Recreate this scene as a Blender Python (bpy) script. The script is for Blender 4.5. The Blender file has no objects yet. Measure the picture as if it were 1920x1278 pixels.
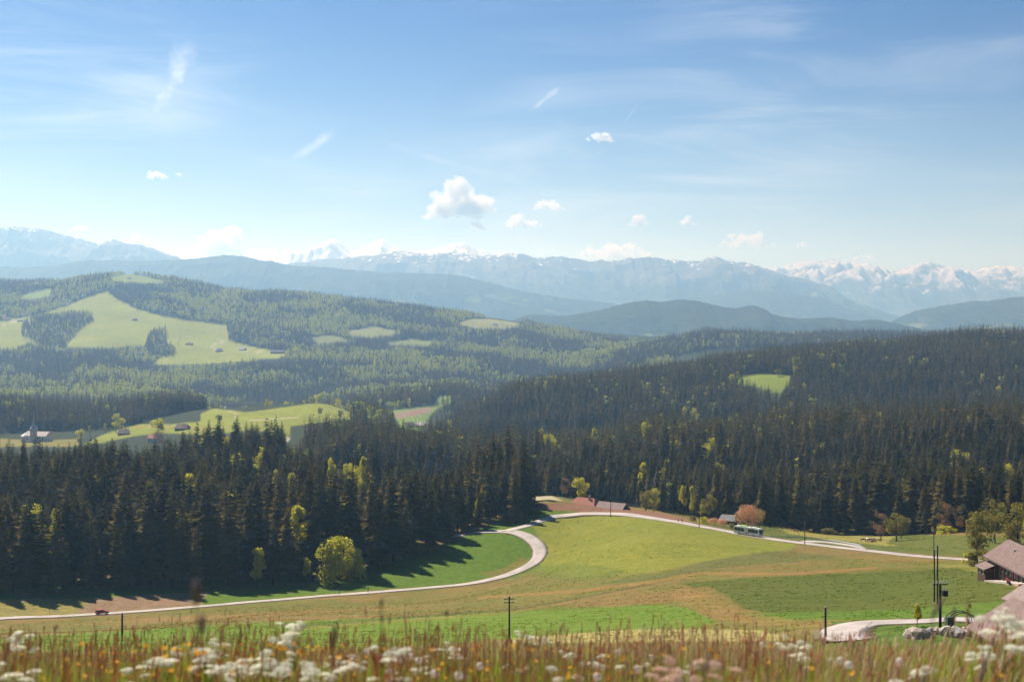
import bpy, bmesh, math, random
import numpy as np
from mathutils import Vector, Matrix

# ---------------------------------------------------------------- camera, sky, sun, exposure
SC = bpy.context.scene
COL = SC.collection
F = 2667.0            # focal length in photo pixels (50 mm on a 36 mm wide sensor)
CX, HY = 960.0, 600.0 # photo column of the view axis, photo row of the horizon
SUN_AZ, SUN_EL = math.radians(-33.0), math.radians(47.0)   # azimuth from the view axis, to the left
cam_d = bpy.data.cameras.new('camera')
cam = bpy.data.objects.new('camera', cam_d); COL.objects.link(cam)
cam.location = (0, 0, 0); cam.rotation_euler = (math.radians(90), 0, 0)
cam_d.lens = 50.0; cam_d.sensor_width = 36.0
cam_d.shift_y = -(639.0 - HY) / 1920.0
cam_d.clip_start = 0.05; cam_d.clip_end = 80000.0
cam_d.dof.use_dof = True; cam_d.dof.focus_distance = 420.0; cam_d.dof.aperture_fstop = 2.8
SC.camera = cam
SC.view_settings.view_transform = 'Standard'; SC.view_settings.look = 'None'
SC.view_settings.exposure = 0.77; SC.view_settings.gamma = 1.0
SC.render.engine = 'CYCLES'
cy = SC.cycles
cy.max_bounces = 5; cy.diffuse_bounces = 2; cy.glossy_bounces = 2; cy.transmission_bounces = 4
cy.volume_bounces = 1; cy.transparent_max_bounces = 8
cy.use_denoising = True; cy.use_adaptive_sampling = True; cy.adaptive_threshold = 0.015
cy.sample_clamp_indirect = 8.0

def newmat(name):
    m = bpy.data.materials.new(name); m.use_nodes = True
    m.node_tree.nodes.clear(); return m
class NT:
    """small helper to wire shader nodes"""
    def __init__(s, tree): s.t = tree
    def n(s, kind, **kw):
        nd = s.t.nodes.new(kind)
        for k, v in kw.items():
            if k.startswith('in_'):
                key = k[3:]; key = int(key) if key.isdigit() else key
                nd.inputs[key].default_value = v
            else: setattr(nd, k, v)
        return nd
    def l(s, a, b): s.t.links.new(a, b)
    def m(s, op, a, b=None, c=None, clamp=False):
        nd = s.t.nodes.new('ShaderNodeMath'); nd.operation = op; nd.use_clamp = clamp
        for i, v in enumerate((a, b, c)):
            if v is None: continue
            if isinstance(v, (int, float)): nd.inputs[i].default_value = v
            else: s.l(v, nd.inputs[i])
        return nd.outputs[0]
    def ramp(s, x, lo, hi, a=0.0, b=1.0, smooth=True):
        nd = s.t.nodes.new('ShaderNodeMapRange'); nd.interpolation_type = 'SMOOTHSTEP' if smooth else 'LINEAR'
        nd.inputs['From Min'].default_value = lo; nd.inputs['From Max'].default_value = hi
        nd.inputs['To Min'].default_value = a; nd.inputs['To Max'].default_value = b
        s.l(x, nd.inputs['Value']); return nd.outputs['Result']
    def mix(s, fac, a, b, typ='MIX'):
        nd = s.t.nodes.new('ShaderNodeMix'); nd.data_type = 'RGBA'; nd.blend_type = typ
        for sock, v in ((nd.inputs['Factor'], fac), (nd.inputs['A'], a), (nd.inputs['B'], b)):
            if hasattr(v, 'is_linked'): s.l(v, sock)
            elif isinstance(v, (int, float)): sock.default_value = v
            else: sock.default_value = (*v, 1.0) if len(v) == 3 else v
        return nd.outputs['Result']
    def noise(s, vec, scale, detail=4.0, rough=0.55, dist=0.0):
        nd = s.n('ShaderNodeTexNoise'); nd.inputs['Scale'].default_value = scale
        nd.inputs['Detail'].default_value = detail; nd.inputs['Roughness'].default_value = rough
        nd.inputs['Distortion'].default_value = dist
        if vec is not None: s.l(vec, nd.inputs['Vector'])
        return nd.outputs['Fac']

world = bpy.data.worlds.new('World'); SC.world = world; world.use_nodes = True
wt = world.node_tree; wt.nodes.clear(); W = NT(wt)
sky = W.n('ShaderNodeTexSky', sky_type='NISHITA', sun_disc=False, sun_elevation=SUN_EL, sun_rotation=SUN_AZ,
          altitude=3500.0, air_density=1.0, dust_density=0.3, ozone_density=3.0)
geo = W.n('ShaderNodeTexCoord')
sep = W.n('ShaderNodeSeparateXYZ'); W.l(geo.outputs['Generated'], sep.inputs[0])
X, Y, Z = sep.outputs
az = W.m('ARCTAN2', X, Y)                                   # azimuth, right positive
hyp = W.m('SQRT', W.m('ADD', W.m('MULTIPLY', X, X), W.m('MULTIPLY', Y, Y)))
el = W.m('ARCTAN2', Z, hyp)
cmb = W.n('ShaderNodeCombineXYZ'); W.l(az, cmb.inputs[0]); W.l(el, cmb.inputs[1])
mp = W.n('ShaderNodeMapping'); mp.inputs['Rotation'].default_value = (0, 0, math.radians(13)); mp.inputs['Scale'].default_value = (4.0, 26.0, 1)
W.l(cmb.outputs[0], mp.inputs['Vector'])
streak = W.noise(mp.outputs[0], 1.0, 9.0, 0.62, 0.8)
mp2 = W.n('ShaderNodeMapping'); mp2.inputs['Rotation'].default_value = (0, 0, math.radians(10)); mp2.inputs['Scale'].default_value = (2.2, 7.0, 1)
mp2.inputs['Location'].default_value = (3.3, 0.4, 0)
W.l(cmb.outputs[0], mp2.inputs['Vector'])
patch = W.noise(mp2.outputs[0], 1.0, 3.0, 0.5, 0.3)
veil = W.m('MULTIPLY', W.ramp(streak, 0.40, 0.78), W.ramp(patch, 0.36, 0.66))
veil = W.m('MULTIPLY', veil, W.ramp(el, 0.34, 0.13))
veil = W.m('MULTIPLY', veil, 0.55)
wis = W.noise(cmb.outputs[0], 75.0, 8.0, 0.68, 0.3)
wob = W.noise(cmb.outputs[0], 26.0, 5.0, 0.6)
def wisp(p0, p1, w0, w1, amt, wobble=0.010):
    """a contrail remnant lying in the sky between two directions"""
    a0, e0 = math.atan((p0[0]-CX)/F), math.atan((HY-p0[1])/F); a1, e1 = math.atan((p1[0]-CX)/F), math.atan((HY-p1[1])/F)
    dx, dy = a1-a0, e1-e0; L = math.hypot(dx, dy); dx /= L; dy /= L
    ax = W.m('SUBTRACT', az, a0); ey = W.m('SUBTRACT', el, e0)
    t = W.m('DIVIDE', W.m('ADD', W.m('MULTIPLY', ax, dx), W.m('MULTIPLY', ey, dy)), L)
    s = W.m('SUBTRACT', W.m('MULTIPLY', ax, -dy), W.m('MULTIPLY', ey, -dx))
    s = W.m('ADD', s, W.m('MULTIPLY', W.m('SUBTRACT', wob, 0.5), wobble*2))
    wid = W.m('ADD', W.m('MULTIPLY', t, (w1-w0)/F), w0/F)
    r = W.m('DIVIDE', W.m('ABSOLUTE', s), wid)
    body = W.ramp(r, 1.25, 0.0)
    ends = W.m('MULTIPLY', W.ramp(t, 0.0, 0.4), W.ramp(t, 1.0, 0.6))
    front = W.ramp(Y, 0.0, 0.2)
    return W.m('MULTIPLY', W.m('MULTIPLY', body, ends), W.m('MULTIPLY', front, W.m('MULTIPLY', W.ramp(wis, 0.28, 0.74, 0.28, 1.0), amt)))
for a in (((258, 285), (366, 65), 20, 30, 0.72, 0.018), ((535, 312), (640, 240), 8, 13, 0.55, 0.006), ((990, 215), (1060, 155), 5, 10, 0.65, 0.004),
          ((1165, 245), (1205, 185), 3, 5, 0.22, 0.003), ((650, 250), (1080, 370), 10, 14, 0.22, 0.008), ((-60, 100), (640, 240), 26, 12, 0.20, 0.012),
          ((1100, 305), (1135, 275), 3, 5, 0.16, 0.003), ((1440, -8), (1520, 14), 3, 4, 0.30, 0.003), ((1560, 372), (1620, 305), 4, 7, 0.12, 0.004),
          ((950, 215), (1420, 310), 10, 12, 0.15, 0.008)):
    veil = W.m('MAXIMUM', veil, wisp(*a))
bg = W.n('ShaderNodeBackground'); bg.inputs['Strength'].default_value = 0.05
tint = W.mix(1.0, sky.outputs[0], W.mix(W.ramp(el, 0.02, 0.25), (1.2, 1.08, 0.96), (0.0, 0.31, 0.74)), 'MULTIPLY')
skyc = W.mix(veil, tint, (12.0, 12.6, 13.2))
W.l(skyc, bg.inputs['Color'])
wo = W.n('ShaderNodeOutputWorld'); W.l(bg.outputs[0], wo.inputs['Surface'])

sun_d = bpy.data.lights.new('sun', 'SUN'); sun_d.energy = 4.8; sun_d.angle = math.radians(0.53); sun_d.color = (1.0, 0.93, 0.82)
sun = bpy.data.objects.new('sun', sun_d); COL.objects.link(sun)
S = Vector((math.sin(SUN_AZ)*math.cos(SUN_EL), math.cos(SUN_AZ)*math.cos(SUN_EL), math.sin(SUN_EL)))
sun.rotation_euler = S.to_track_quat('Z', 'Y').to_euler()
sun.location = (-40, 60, 80)

# ---------------------------------------------------------------- numeric helpers
rng = np.random.default_rng(7); rnd = random.Random(11)
def sstep(a, b, x):
    t = np.clip((x-a)/(b-a), 0, 1); return t*t*(3-2*t)
def _hash(ix, iy, seed):
    h = (ix.astype(np.int64)*374761393 + iy.astype(np.int64)*668265263 + seed*1442695041) & 0xffffffff
    h = ((h ^ (h >> 13))*1274126177) & 0xffffffff
    return ((h ^ (h >> 16)) & 0xffff)/65535.0
def vnoise(x, y, seed=0):
    x = np.asarray(x, float); y = np.asarray(y, float)
    ix = np.floor(x); iy = np.floor(y); fx = x-ix; fy = y-iy
    fx = fx*fx*fx*(fx*(fx*6-15)+10); fy = fy*fy*fy*(fy*(fy*6-15)+10)
    a = _hash(ix, iy, seed); b = _hash(ix+1, iy, seed); c = _hash(ix, iy+1, seed); d = _hash(ix+1, iy+1, seed)
    return (a*(1-fx)+b*fx)*(1-fy) + (c*(1-fx)+d*fx)*fy
def fbm(x, y, oct=4, seed=0, gain=0.5):
    s = 0; a = 1; n = 0
    for k in range(oct):
        s = s + a*vnoise(x*2**k, y*2**k, seed+k*17); n += a; a *= gain
    return s/n - 0.5
def ridged(x, y, oct=5, seed=0, gain=0.55):
    s = 0; a = 1; n = 0
    for k in range(oct):
        s = s + a*(1-np.abs(2*vnoise(x*2**k, y*2**k, seed+k*17)-1)); n += a; a *= gain
    return s/n
def inpoly(px, py, poly):
    px = np.asarray(px); py = np.asarray(py); ins = np.zeros(px.shape, bool); n = len(poly); j = n-1
    for i in range(n):
        xi, yi = poly[i]; xj, yj = poly[j]
        c = ((yi > py) != (yj > py)) & (px < (xj-xi)*(py-yi)/((yj-yi) if yj != yi else 1e-9)+xi)
        ins ^= c; j = i
    return ins
def sdf(px, py, poly, aspect=1.0):
    """signed pixel distance to a polygon (inside positive); aspect stretches rows"""
    px = np.asarray(px, float); py = np.asarray(py, float); best = np.full(px.shape, 1e9); n = len(poly)
    for i in range(n):
        ax, ay = poly[i]; bx, by = poly[(i+1) % n]
        dx, dy = bx-ax, (by-ay)*aspect; L2 = dx*dx+dy*dy+1e-9
        t = np.clip(((px-ax)*dx+(py-ay)*aspect*dy)/L2, 0, 1)
        best = np.minimum(best, np.hypot(px-ax-t*dx, (py-ay)*aspect-t*dy))
    return np.where(inpoly(px, py, poly), best, -best)
def linedist(px, py, pts, aspect=1.0):
    px = np.asarray(px, float); py = np.asarray(py, float); best = np.full(px.shape, 1e9)
    for (ax, ay), (bx, by) in zip(pts[:-1], pts[1:]):
        dx, dy = bx-ax, (by-ay)*aspect; L2 = dx*dx+dy*dy+1e-9
        t = np.clip(((px-ax)*dx+(py-ay)*aspect*dy)/L2, 0, 1)
        best = np.minimum(best, np.hypot(px-ax-t*dx, (py-ay)*aspect-t*dy))
    return best

# ---------------------------------------------------------------- terrain: heights from surveyed points (photo column, distance, photo row)
ROAD = [(-260,1176,425),(-100,1167,445),(0,1160,458),(100,1156,467),(190,1151,476),(300,1143,486),(400,1135,495),(520,1125,505),(620,1116,512),(700,1110,518),(780,1104,523),(870,1096,528),
        (930,1085,540),(975,1070,553),(1002,1055,563),(1012,1040,573),(1008,1022,583),(990,1006,594),(962,996,604),(930,990,611),(895,987,616),(850,990,618)]
ROAD2 = [(950,993,607),(985,983,616),(1020,974,624),(1060,968,629),(1110,963.5,628),(1150,963,620),(1200,967,604),(1270,978,576),(1311,986,563),(1360,995,551),(1405,1004,540),(1450,1011,530),(1510,1019,515),
         (1580,1027,498),(1650,1035,480),(1720,1042,462),(1800,1047,445),(1850,1050,434)]
ROAD3 = [(1600,1206,196),(1585,1197,201),(1580,1187,206),(1592,1177,211),(1625,1170,215),(1680,1167,215),(1740,1165,213),(1800,1162,212),(1860,1160,210),(1930,1158,208)]
K = []
for d, py in ((20,1440),(30,1440),(60,1420),(100,1320),(150,1240)):
    for px in (-250,300,960,1600,2200): K.append((px, d, py))
K += [(-300,235,1203),(0,235,1202),(500,240,1201),(955,240,1198),(1300,222,1196),(1755,192,1189),(1900,186,1214),(2200,186,1214),
 (500,300,1174),(500,400,1150),(955,300,1158),(955,400,1122),(955,470,1100),(0,330,1186),(-300,330,1190),
 (1150,300,1150),(1150,400,1087),(1150,500,1027),(1400,280,1142),(1400,350,1093),(1400,450,1044),(1650,265,1140),(1650,330,1095),(1650,400,1062),
 (1870,250,1122),(1870,300,1086),(1870,360,1064),(2200,300,1080),(2200,430,1046),
 (0,500,1118),(-300,495,1128),(200,520,1112),(380,530,1105),(560,540,1098),(700,553,1080),(760,566,1060),(850,592,1030),(930,625,986),(980,640,978),
 (0,800,917),(-300,800,917),(350,820,909),(450,850,884),(700,720,962),(900,720,946),(0,1050,925),(300,1050,925),(500,1050,905),(800,850,950),
 (600,1100,848),(720,1100,845),(800,1150,868),(70,1450,827),(-300,1450,826),(250,1450,818),(350,1500,803),(200,1620,806),(0,1620,810),(0,1760,768),(350,1780,768),(-300,1760,768),(0,2000,792),(350,2000,788),
 (530,1250,829),(400,1450,800),(500,1500,785),(560,1650,768),(615,1800,757),(430,1850,772),(660,1750,777),(600,2050,800),(450,2050,797),
 (780,1950,803),(775,2200,772),(830,2500,745),(735,2250,768),(900,1480,862),
 (0,2820,742),(-300,2820,742),(300,2820,742),(500,2880,766),(620,2940,755),(0,3480,692),(300,3600,686),(450,3600,680),(540,3720,665),(700,3600,690),(700,4200,632),
 (200,4680,546),(0,4440,580),(-300,4440,580),(100,4560,568),(430,4320,608),(240,5040,517),(0,5040,533),(-300,5040,533),(120,5040,533),(400,4980,545),(600,4920,560),(800,4800,588),(900,4680,603),(980,4800,610),(1100,4680,632),(1200,4440,650),
 (900,3600,692),(1000,3960,672),(1000,3360,724),(0,6500,590),(-300,6500,590),(240,6500,600),(600,6500,612),(1000,6500,632),(1500,6500,640),(1920,6500,640),(2200,6500,640),
 (1100,652,945),(1010,648,944),(1200,632,957),(1280,598,974),(1120,690,966),(1035,722,938),(1035,765,929),
 (1010,805,935),(1200,765,950),(1300,700,970),(1365,620,982),(1460,640,990),(1560,680,1003),(1640,655,1006),(1750,600,1004),(1850,540,1003),(2200,520,1003),(1500,565,1002),(1640,570,1016),
 (1000,900,930),(1300,850,957),(1600,850,950),(1900,800,947),(2200,800,947),(900,1200,860),(1000,1220,846),(1100,1220,838),(1300,1230,826),(1560,1220,803),(1750,1220,801),(1920,1220,798),(2200,1220,798),
 (1300,1520,845),(1600,1520,838),(1920,1520,830),(2200,1520,830),
 (820,1700,815),(900,1800,778),(1000,1900,733),(1100,1950,722),(1290,2050,693),(1450,1760,736),(1420,1900,704),(1500,2150,668),(1700,2200,650),(1900,2200,641),(2200,2200,641),(1700,1780,735),(1900,1780,728),
 (1100,2330,748),(900,2150,795),
 (1300,2700,706),(1600,2850,690),(1900,2850,680),(1300,3900,636),(1450,3900,633),(1650,4100,630),(1900,4100,634),(2200,4100,634)]
K += [(a, c, b) for a, b, c in ROAD[:-3]] + [(a, c, b) for a, b, c in ROAD2[3:]] + [(a, c, b) for a, b, c in ROAD3[1:8]]
K = np.array(K, float)
def _uv(px, d): return np.stack([np.asarray(px, float)/300.0, np.log(np.asarray(d, float))*4.0], -1)
_C = _uv(K[:, 0], K[:, 1])
def _phi(r2): return 0.5*r2*np.log(r2+1e-12)
_D2 = ((_C[:, None]-_C[None])**2).sum(-1); nK = len(K)
_A = np.zeros((nK+3, nK+3)); _A[:nK, :nK] = _phi(_D2) + np.eye(nK)*0.004
_A[:nK, nK] = 1; _A[:nK, nK+1:] = _C; _A[nK, :nK] = 1; _A[nK+1:, :nK] = _C.T
_w = np.linalg.solve(_A, np.concatenate([K[:, 2], np.zeros(3)]))
def _rbf(px, d):
    p = _uv(px, d).reshape(-1, 2); out = np.empty(len(p))
    for i in range(0, len(p), 20000):
        q = p[i:i+20000]; r2 = ((q[:, None]-_C[None])**2).sum(-1)
        out[i:i+20000] = _phi(r2)@_w[:nK] + _w[nK] + q@_w[nK+1:]
    return out.reshape(np.shape(px))
FGY = np.array([0, 3, 6, 9, 12, 15, 18, 22, 26, 32]); FGZ = np.array([-1.62, -1.76, -2.10, -2.62, -3.24, -4.05, -5.1, -6.9, -8.8, -11.2])
TH = math.radians(23.0)
def terrain(x, y):
    """ground height in metres (camera at 0)"""
    x = np.asarray(x, float); y = np.asarray(y, float)
    r = np.hypot(x, y); th = np.arctan2(x, y); tc = np.clip(th, -TH, TH)
    d = r*np.cos(tc); px = CX + F*np.tan(tc)
    dd = np.clip(d, 20, 6500)
    z = -(_rbf(px, dd)-HY)*dd/F
    z = np.where(d > 6300, z + (-245-z)*sstep(6300, 7800, d), z)
    # relief
    amp = np.clip((d-120)*0.0016, 0, 0.5) + 7.0*sstep(1500, 3500, d)
    z = z + fbm(x/55, y/55, 3, 5)*np.clip((d-120)*0.0016, 0, 0.55)*sstep(60, 300, d) + fbm(x/260, y/260, 4, 9)*14.0*sstep(1700, 3300, d)
    rx = x + 0.0
    zf = np.interp(d, FGY, FGZ) + 0.05*fbm(x*0.9, y*0.9, 3, 3) + 0.20*sstep(0.26, 0.40, x/np.maximum(d, 1))*sstep(3, 9, d)
    z = np.where(d < 26, zf + (z-zf)*sstep(18, 26, d), z)
    back = sstep(math.radians(65), math.radians(120), np.abs(th))
    return z*(1-back) + back*(-1.1+0.06*np.minimum(r, 900))
def pt(px, d):
    """point on the ground at photo column px and distance d"""
    x = (px-CX)*d/F; return Vector((float(x), float(d), float(terrain(np.array([x]), np.array([d]))[0])))
def pts(px, d):
    px = np.asarray(px, float); d = np.asarray(d, float); x = (px-CX)*d/F
    return np.stack([x, d, terrain(x, d)], -1)
def row(z, d): return HY - z*F/d
def ground_at(px, py, d0, d1):
    """the first ground point between two distances that shows at this pixel"""
    ds = np.geomspace(d0, d1, 400); p = pts(np.full(400, px), ds); r = row(p[:, 2], ds)
    k = np.argmin(np.abs(r-py)); return Vector(p[k])

# ---------------------------------------------------------------- object helpers
def link(o, parent=None):
    COL.objects.link(o)
    if parent is not None: o.parent = parent
    return o
def mesh_obj(name, verts, faces, mat, parent=None, smooth=False, cols=None):
    me = bpy.data.meshes.new(name)
    if isinstance(verts, np.ndarray) and isinstance(faces, np.ndarray):
        nv, nf, k = len(verts), len(faces), faces.shape[1]
        me.vertices.add(nv); me.vertices.foreach_set('co', verts.astype(np.float32).ravel())
        me.loops.add(nf*k); me.loops.foreach_set('vertex_index', faces.astype(np.int32).ravel())
        me.polygons.add(nf); me.polygons.foreach_set('loop_start', np.arange(nf, dtype=np.int32)*k)
        me.polygons.foreach_set('loop_total', np.full(nf, k, np.int32))
        me.update(calc_edges=True)
    else:
        me.from_pydata([tuple(v) for v in verts], [], [tuple(f) for f in faces]); me.update()
    if smooth: me.polygons.foreach_set('use_smooth', np.ones(len(me.polygons), bool))
    if cols is not None:
        a = me.color_attributes.new('tint', 'FLOAT_COLOR', 'POINT')
        c = np.ones((len(me.vertices), 4), np.float32); c[:, :3] = cols; a.data.foreach_set('color', c.ravel())
    if mat is not None: me.materials.append(mat)
    o = bpy.data.objects.new(name, me); return link(o, parent)
def tag(o, label, cat=None, group=None, kind=None):
    o['label'] = label
    if cat: o['category'] = cat
    if group: o['group'] = group
    if kind: o['kind'] = kind
    return o
def thing(name, label, cat, loc=(0, 0, 0), rz=0.0, group=None):
    o = bpy.data.objects.new(name, None); o.empty_display_size = 0.2
    o.location = loc; o.rotation_euler = (0, 0, rz); link(o); return tag(o, label, cat, group)
class MB:
    """collects simple solids into one mesh"""
    def __init__(s): s.v = []; s.f = []
    def add(s, v, f):
        b = len(s.v); s.v += [tuple(p) for p in v]; s.f += [tuple(i+b for i in q) for q in f]; return s
    def box(s, x0, x1, y0, y1, z0, z1, M=None):
        v = [Vector(p) for p in ((x0,y0,z0),(x1,y0,z0),(x1,y1,z0),(x0,y1,z0),(x0,y0,z1),(x1,y0,z1),(x1,y1,z1),(x0,y1,z1))]
        if M is not None: v = [M@p for p in v]
        return s.add(v, [(0,3,2,1),(4,5,6,7),(0,1,5,4),(1,2,6,5),(2,3,7,6),(3,0,4,7)])
    def tube(s, p0, p1, r0, r1=None, n=8, cap=True):
        r1 = r0 if r1 is None else r1; p0 = Vector(p0); p1 = Vector(p1); d = (p1-p0).normalized()
        a = d.orthogonal().normalized(); b = d.cross(a); v = []
        for p, r in ((p0, r0), (p1, r1)):
            for k in range(n):
                t = 2*math.pi*k/n; v.append(p+a*(r*math.cos(t))+b*(r*math.sin(t)))
        f = [(k, (k+1) % n, n+(k+1) % n, n+k) for k in range(n)]
        if cap: f += [tuple(range(n-1, -1, -1)), tuple(range(n, 2*n))]
        return s.add(v, f)
    def lathe(s, prof, n=10, c=(0, 0, 0)):
        v = []
        for r, z in prof:
            for k in range(n):
                t = 2*math.pi*k/n; v.append((c[0]+r*math.cos(t), c[1]+r*math.sin(t), c[2]+z))
        f = [(i*n+k, i*n+(k+1) % n, (i+1)*n+(k+1) % n, (i+1)*n+k) for i in range(len(prof)-1) for k in range(n)]
        f += [tuple(range(n-1, -1, -1)), tuple(range((len(prof)-1)*n, len(prof)*n))]
        return s.add(v, f)
    def ext(s, outline, y0, y1):
        """(x,z) outline extruded along y"""
        n = len(outline); v = [(x, y0, z) for x, z in outline]+[(x, y1, z) for x, z in outline]
        return s.add(v, [tuple(range(n)), tuple(range(2*n-1, n-1, -1))]+[(i, n+i, n+(i+1) % n, (i+1) % n) for i in range(n)])
    def build(s, name, mat, parent=None, smooth=False, bevel=0.0):
        o = mesh_obj(name, s.v, s.f, mat, parent, smooth)
        bm = bmesh.new(); bm.from_mesh(o.data); bmesh.ops.recalc_face_normals(bm, faces=bm.faces)
        if bevel: bmesh.ops.bevel(bm, geom=list(bm.edges), offset=bevel, segments=2, affect='EDGES', clamp_overlap=True)
        bm.to_mesh(o.data); bm.free(); return o
def copy_tree(o, parent=None):
    c = o.copy(); link(c, parent)
    for ch in o.children: copy_tree(ch, c)
    return c

# ---------------------------------------------------------------- materials
MATS = {}
def pmat(name, col, rough=0.7, var=0.15, scale=3.0, metal=0.0, col2=None, bump=0.0, spec=0.3, detail=5.0):
    """painted / built surfaces: base colour with uneven wear"""
    if name in MATS: return MATS[name]
    m = newmat(name); N = NT(m.node_tree)
    tc = N.n('ShaderNodeTexCoord'); nz = N.noise(tc.outputs['Object'], scale, detail, 0.6)
    c2 = col2 if col2 else tuple(min(1, c*(1-2*var)) for c in col)
    c = N.mix(N.ramp(nz, 0.35, 0.68), col, c2)
    b = N.n('ShaderNodeBsdfPrincipled'); N.l(c, b.inputs['Base Color']); b.inputs['Roughness'].default_value = rough
    b.inputs['Metallic'].default_value = metal; b.inputs['Specular IOR Level'].default_value = spec
    if bump:
        bp = N.n('ShaderNodeBump'); bp.inputs['Strength'].default_value = bump; bp.inputs['Distance'].default_value = 0.05
        N.l(nz, bp.inputs['Height']); N.l(bp.outputs[0], b.inputs['Normal'])
    o = N.n('ShaderNodeOutputMaterial'); N.l(b.outputs[0], o.inputs['Surface']); MATS[name] = m; return m
def leafmat(name, c1, c2, trans=0.4, c3=None, attr=False, tcol=None, nscale=0.35, low=0.38, high=0.64):
    """foliage: diffuse leaf with light coming through, differing from tree to tree"""
    m = newmat(name); N = NT(m.node_tree)
    oi = N.n('ShaderNodeObjectInfo'); tc = N.n('ShaderNodeTexCoord')
    nz = N.noise(tc.outputs['Object'], nscale, 3.0, 0.6)
    c = N.mix(N.ramp(oi.outputs['Random'], 0.0, 1.0, smooth=False), c1, c2)
    if c3: c = N.mix(N.ramp(nz, low, high), c, c3)
    if attr:
        at = N.n('ShaderNodeVertexColor', layer_name='tint'); c = N.mix(1.0, c, at.outputs[0], 'MULTIPLY')
    d = N.n('ShaderNodeBsdfDiffuse'); N.l(c, d.inputs['Color'])
    t = N.n('ShaderNodeBsdfTranslucent')
    tc2 = N.mix(1.0, c, tcol if tcol else (1.2, 1.15, 0.7), 'MULTIPLY'); N.l(tc2, t.inputs['Color'])
    mx = N.n('ShaderNodeMixShader'); mx.inputs[0].default_value = trans; N.l(d.outputs[0], mx.inputs[1]); N.l(t.outputs[0], mx.inputs[2])
    o = N.n('ShaderNodeOutputMaterial'); N.l(mx.outputs[0], o.inputs['Surface']); return m

def ground_material():
    m = newmat('meadow_ground'); N = NT(m.node_tree)
    at = N.n('ShaderNodeVertexColor', layer_name='tint'); tc = N.n('ShaderNodeTexCoord')
    P = tc.outputs['Object']
    a = N.noise(P, 0.45, 6.0, 0.75); b = N.noise(P, 0.17, 4.0, 0.65); g = N.noise(P, 0.022, 3.0, 0.55)
    c = at.outputs['Color']
    c = N.mix(N.ramp(a, 0.38, 0.66, 0.0, 0.8), c, N.mix(1.0, c, (0.62, 0.70, 0.55), 'MULTIPLY'))
    c = N.mix(N.ramp(b, 0.45, 0.68, 0.0, 0.6), c, N.mix(1.0, c, (1.28, 1.08, 0.95), 'MULTIPLY'))
    c = N.mix(N.ramp(g, 0.40, 0.70, 0.0, 0.40), c, N.mix(1.0, c, (0.74, 0.84, 0.72), 'MULTIPLY'))
    d = N.n('ShaderNodeBsdfPrincipled'); N.l(c, d.inputs['Base Color']); d.inputs['Roughness'].default_value = 0.95
    d.inputs['Specular IOR Level'].default_value = 0.05
    bp = N.n('ShaderNodeBump'); bp.inputs['Strength'].default_value = 0.5; bp.inputs['Distance'].default_value = 0.25
    N.l(a, bp.inputs['Height']); N.l(bp.outputs[0], d.inputs['Normal'])
    o = N.n('ShaderNodeOutputMaterial'); N.l(d.outputs[0], o.inputs['Surface']); return m
M_GROUND = ground_material()

# ---------------------------------------------------------------- fields (photo outlines of the fields laid onto the ground)
FARFIELDS = [  # outline, distance range, colour: meadows between the far woods
 ([(-80,605),(0,600),(60,592),(120,574),(165,556),(200,545),(222,562),(262,580),(310,592),(360,600),(395,606),(440,610),(432,625),(440,642),(500,655),(548,662),(520,672),(430,679),(330,686),(285,684),(300,668),(330,655),(322,648),(262,650),(150,652),(110,655),(60,640),(30,655),(-80,655)], 3150, 5000, (0.24,0.26,0.035)),
 ([(28,560),(60,548),(98,540),(92,556),(60,562)], 3900, 5200, (0.17,0.23,0.05)),
 ([(205,520),(240,514),(275,518),(318,530),(270,531),(215,528)], 4400, 5200, (0.20,0.25,0.05)),
 ([(850,606),(885,597),(930,598),(968,604),(985,612),(940,617),(890,617)], 3900, 5000, (0.23,0.23,0.08)),
 ([(650,620),(700,612),(760,622),(720,632),(660,632)], 3500, 4900, (0.20,0.21,0.08)),
 ([(720,642),(770,636),(815,640),(800,650),(740,650)], 3150, 4700, (0.19,0.22,0.07)),
 ([(575,632),(625,628),(660,640),(600,645)], 3150, 4700, (0.18,0.20,0.07)),
 ([(1352,716),(1375,707),(1410,701),(1450,701),(1484,703),(1480,720),(1462,738),(1440,730),(1400,722)], 1550, 2150, (0.20,0.25,0.035)),
 ([(735,768),(770,765),(812,760),(826,742),(842,742),(848,752),(820,766),(806,780),(800,792),(840,800),(850,812),(810,818),(760,818),(740,800)], 1750, 2700, (0.17,0.24,0.06)),
 ([(375,775),(400,764),(425,768),(460,772),(500,768),(540,762),(580,757),(620,755),(650,762),(672,775),(668,785),(600,792),(545,800),(540,830),(528,838),(520,815),(470,805),(430,812),(380,815),(340,812),(300,812),(250,818),(180,832),(150,835),(200,812),(255,795),(330,795),(378,790)], 1180, 1950, (0.23,0.25,0.035)),
 ([(0,822),(60,826),(150,822),(150,836),(0,838)], 1250, 1600, (0.22,0.19,0.05)),
 ([(1060,604),(1120,600),(1200,612),(1140,618)], 6000, 9000, (0.2,0.24,0.08)),
]
CL_MAIN = (0.200,0.205,0.034)
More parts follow.
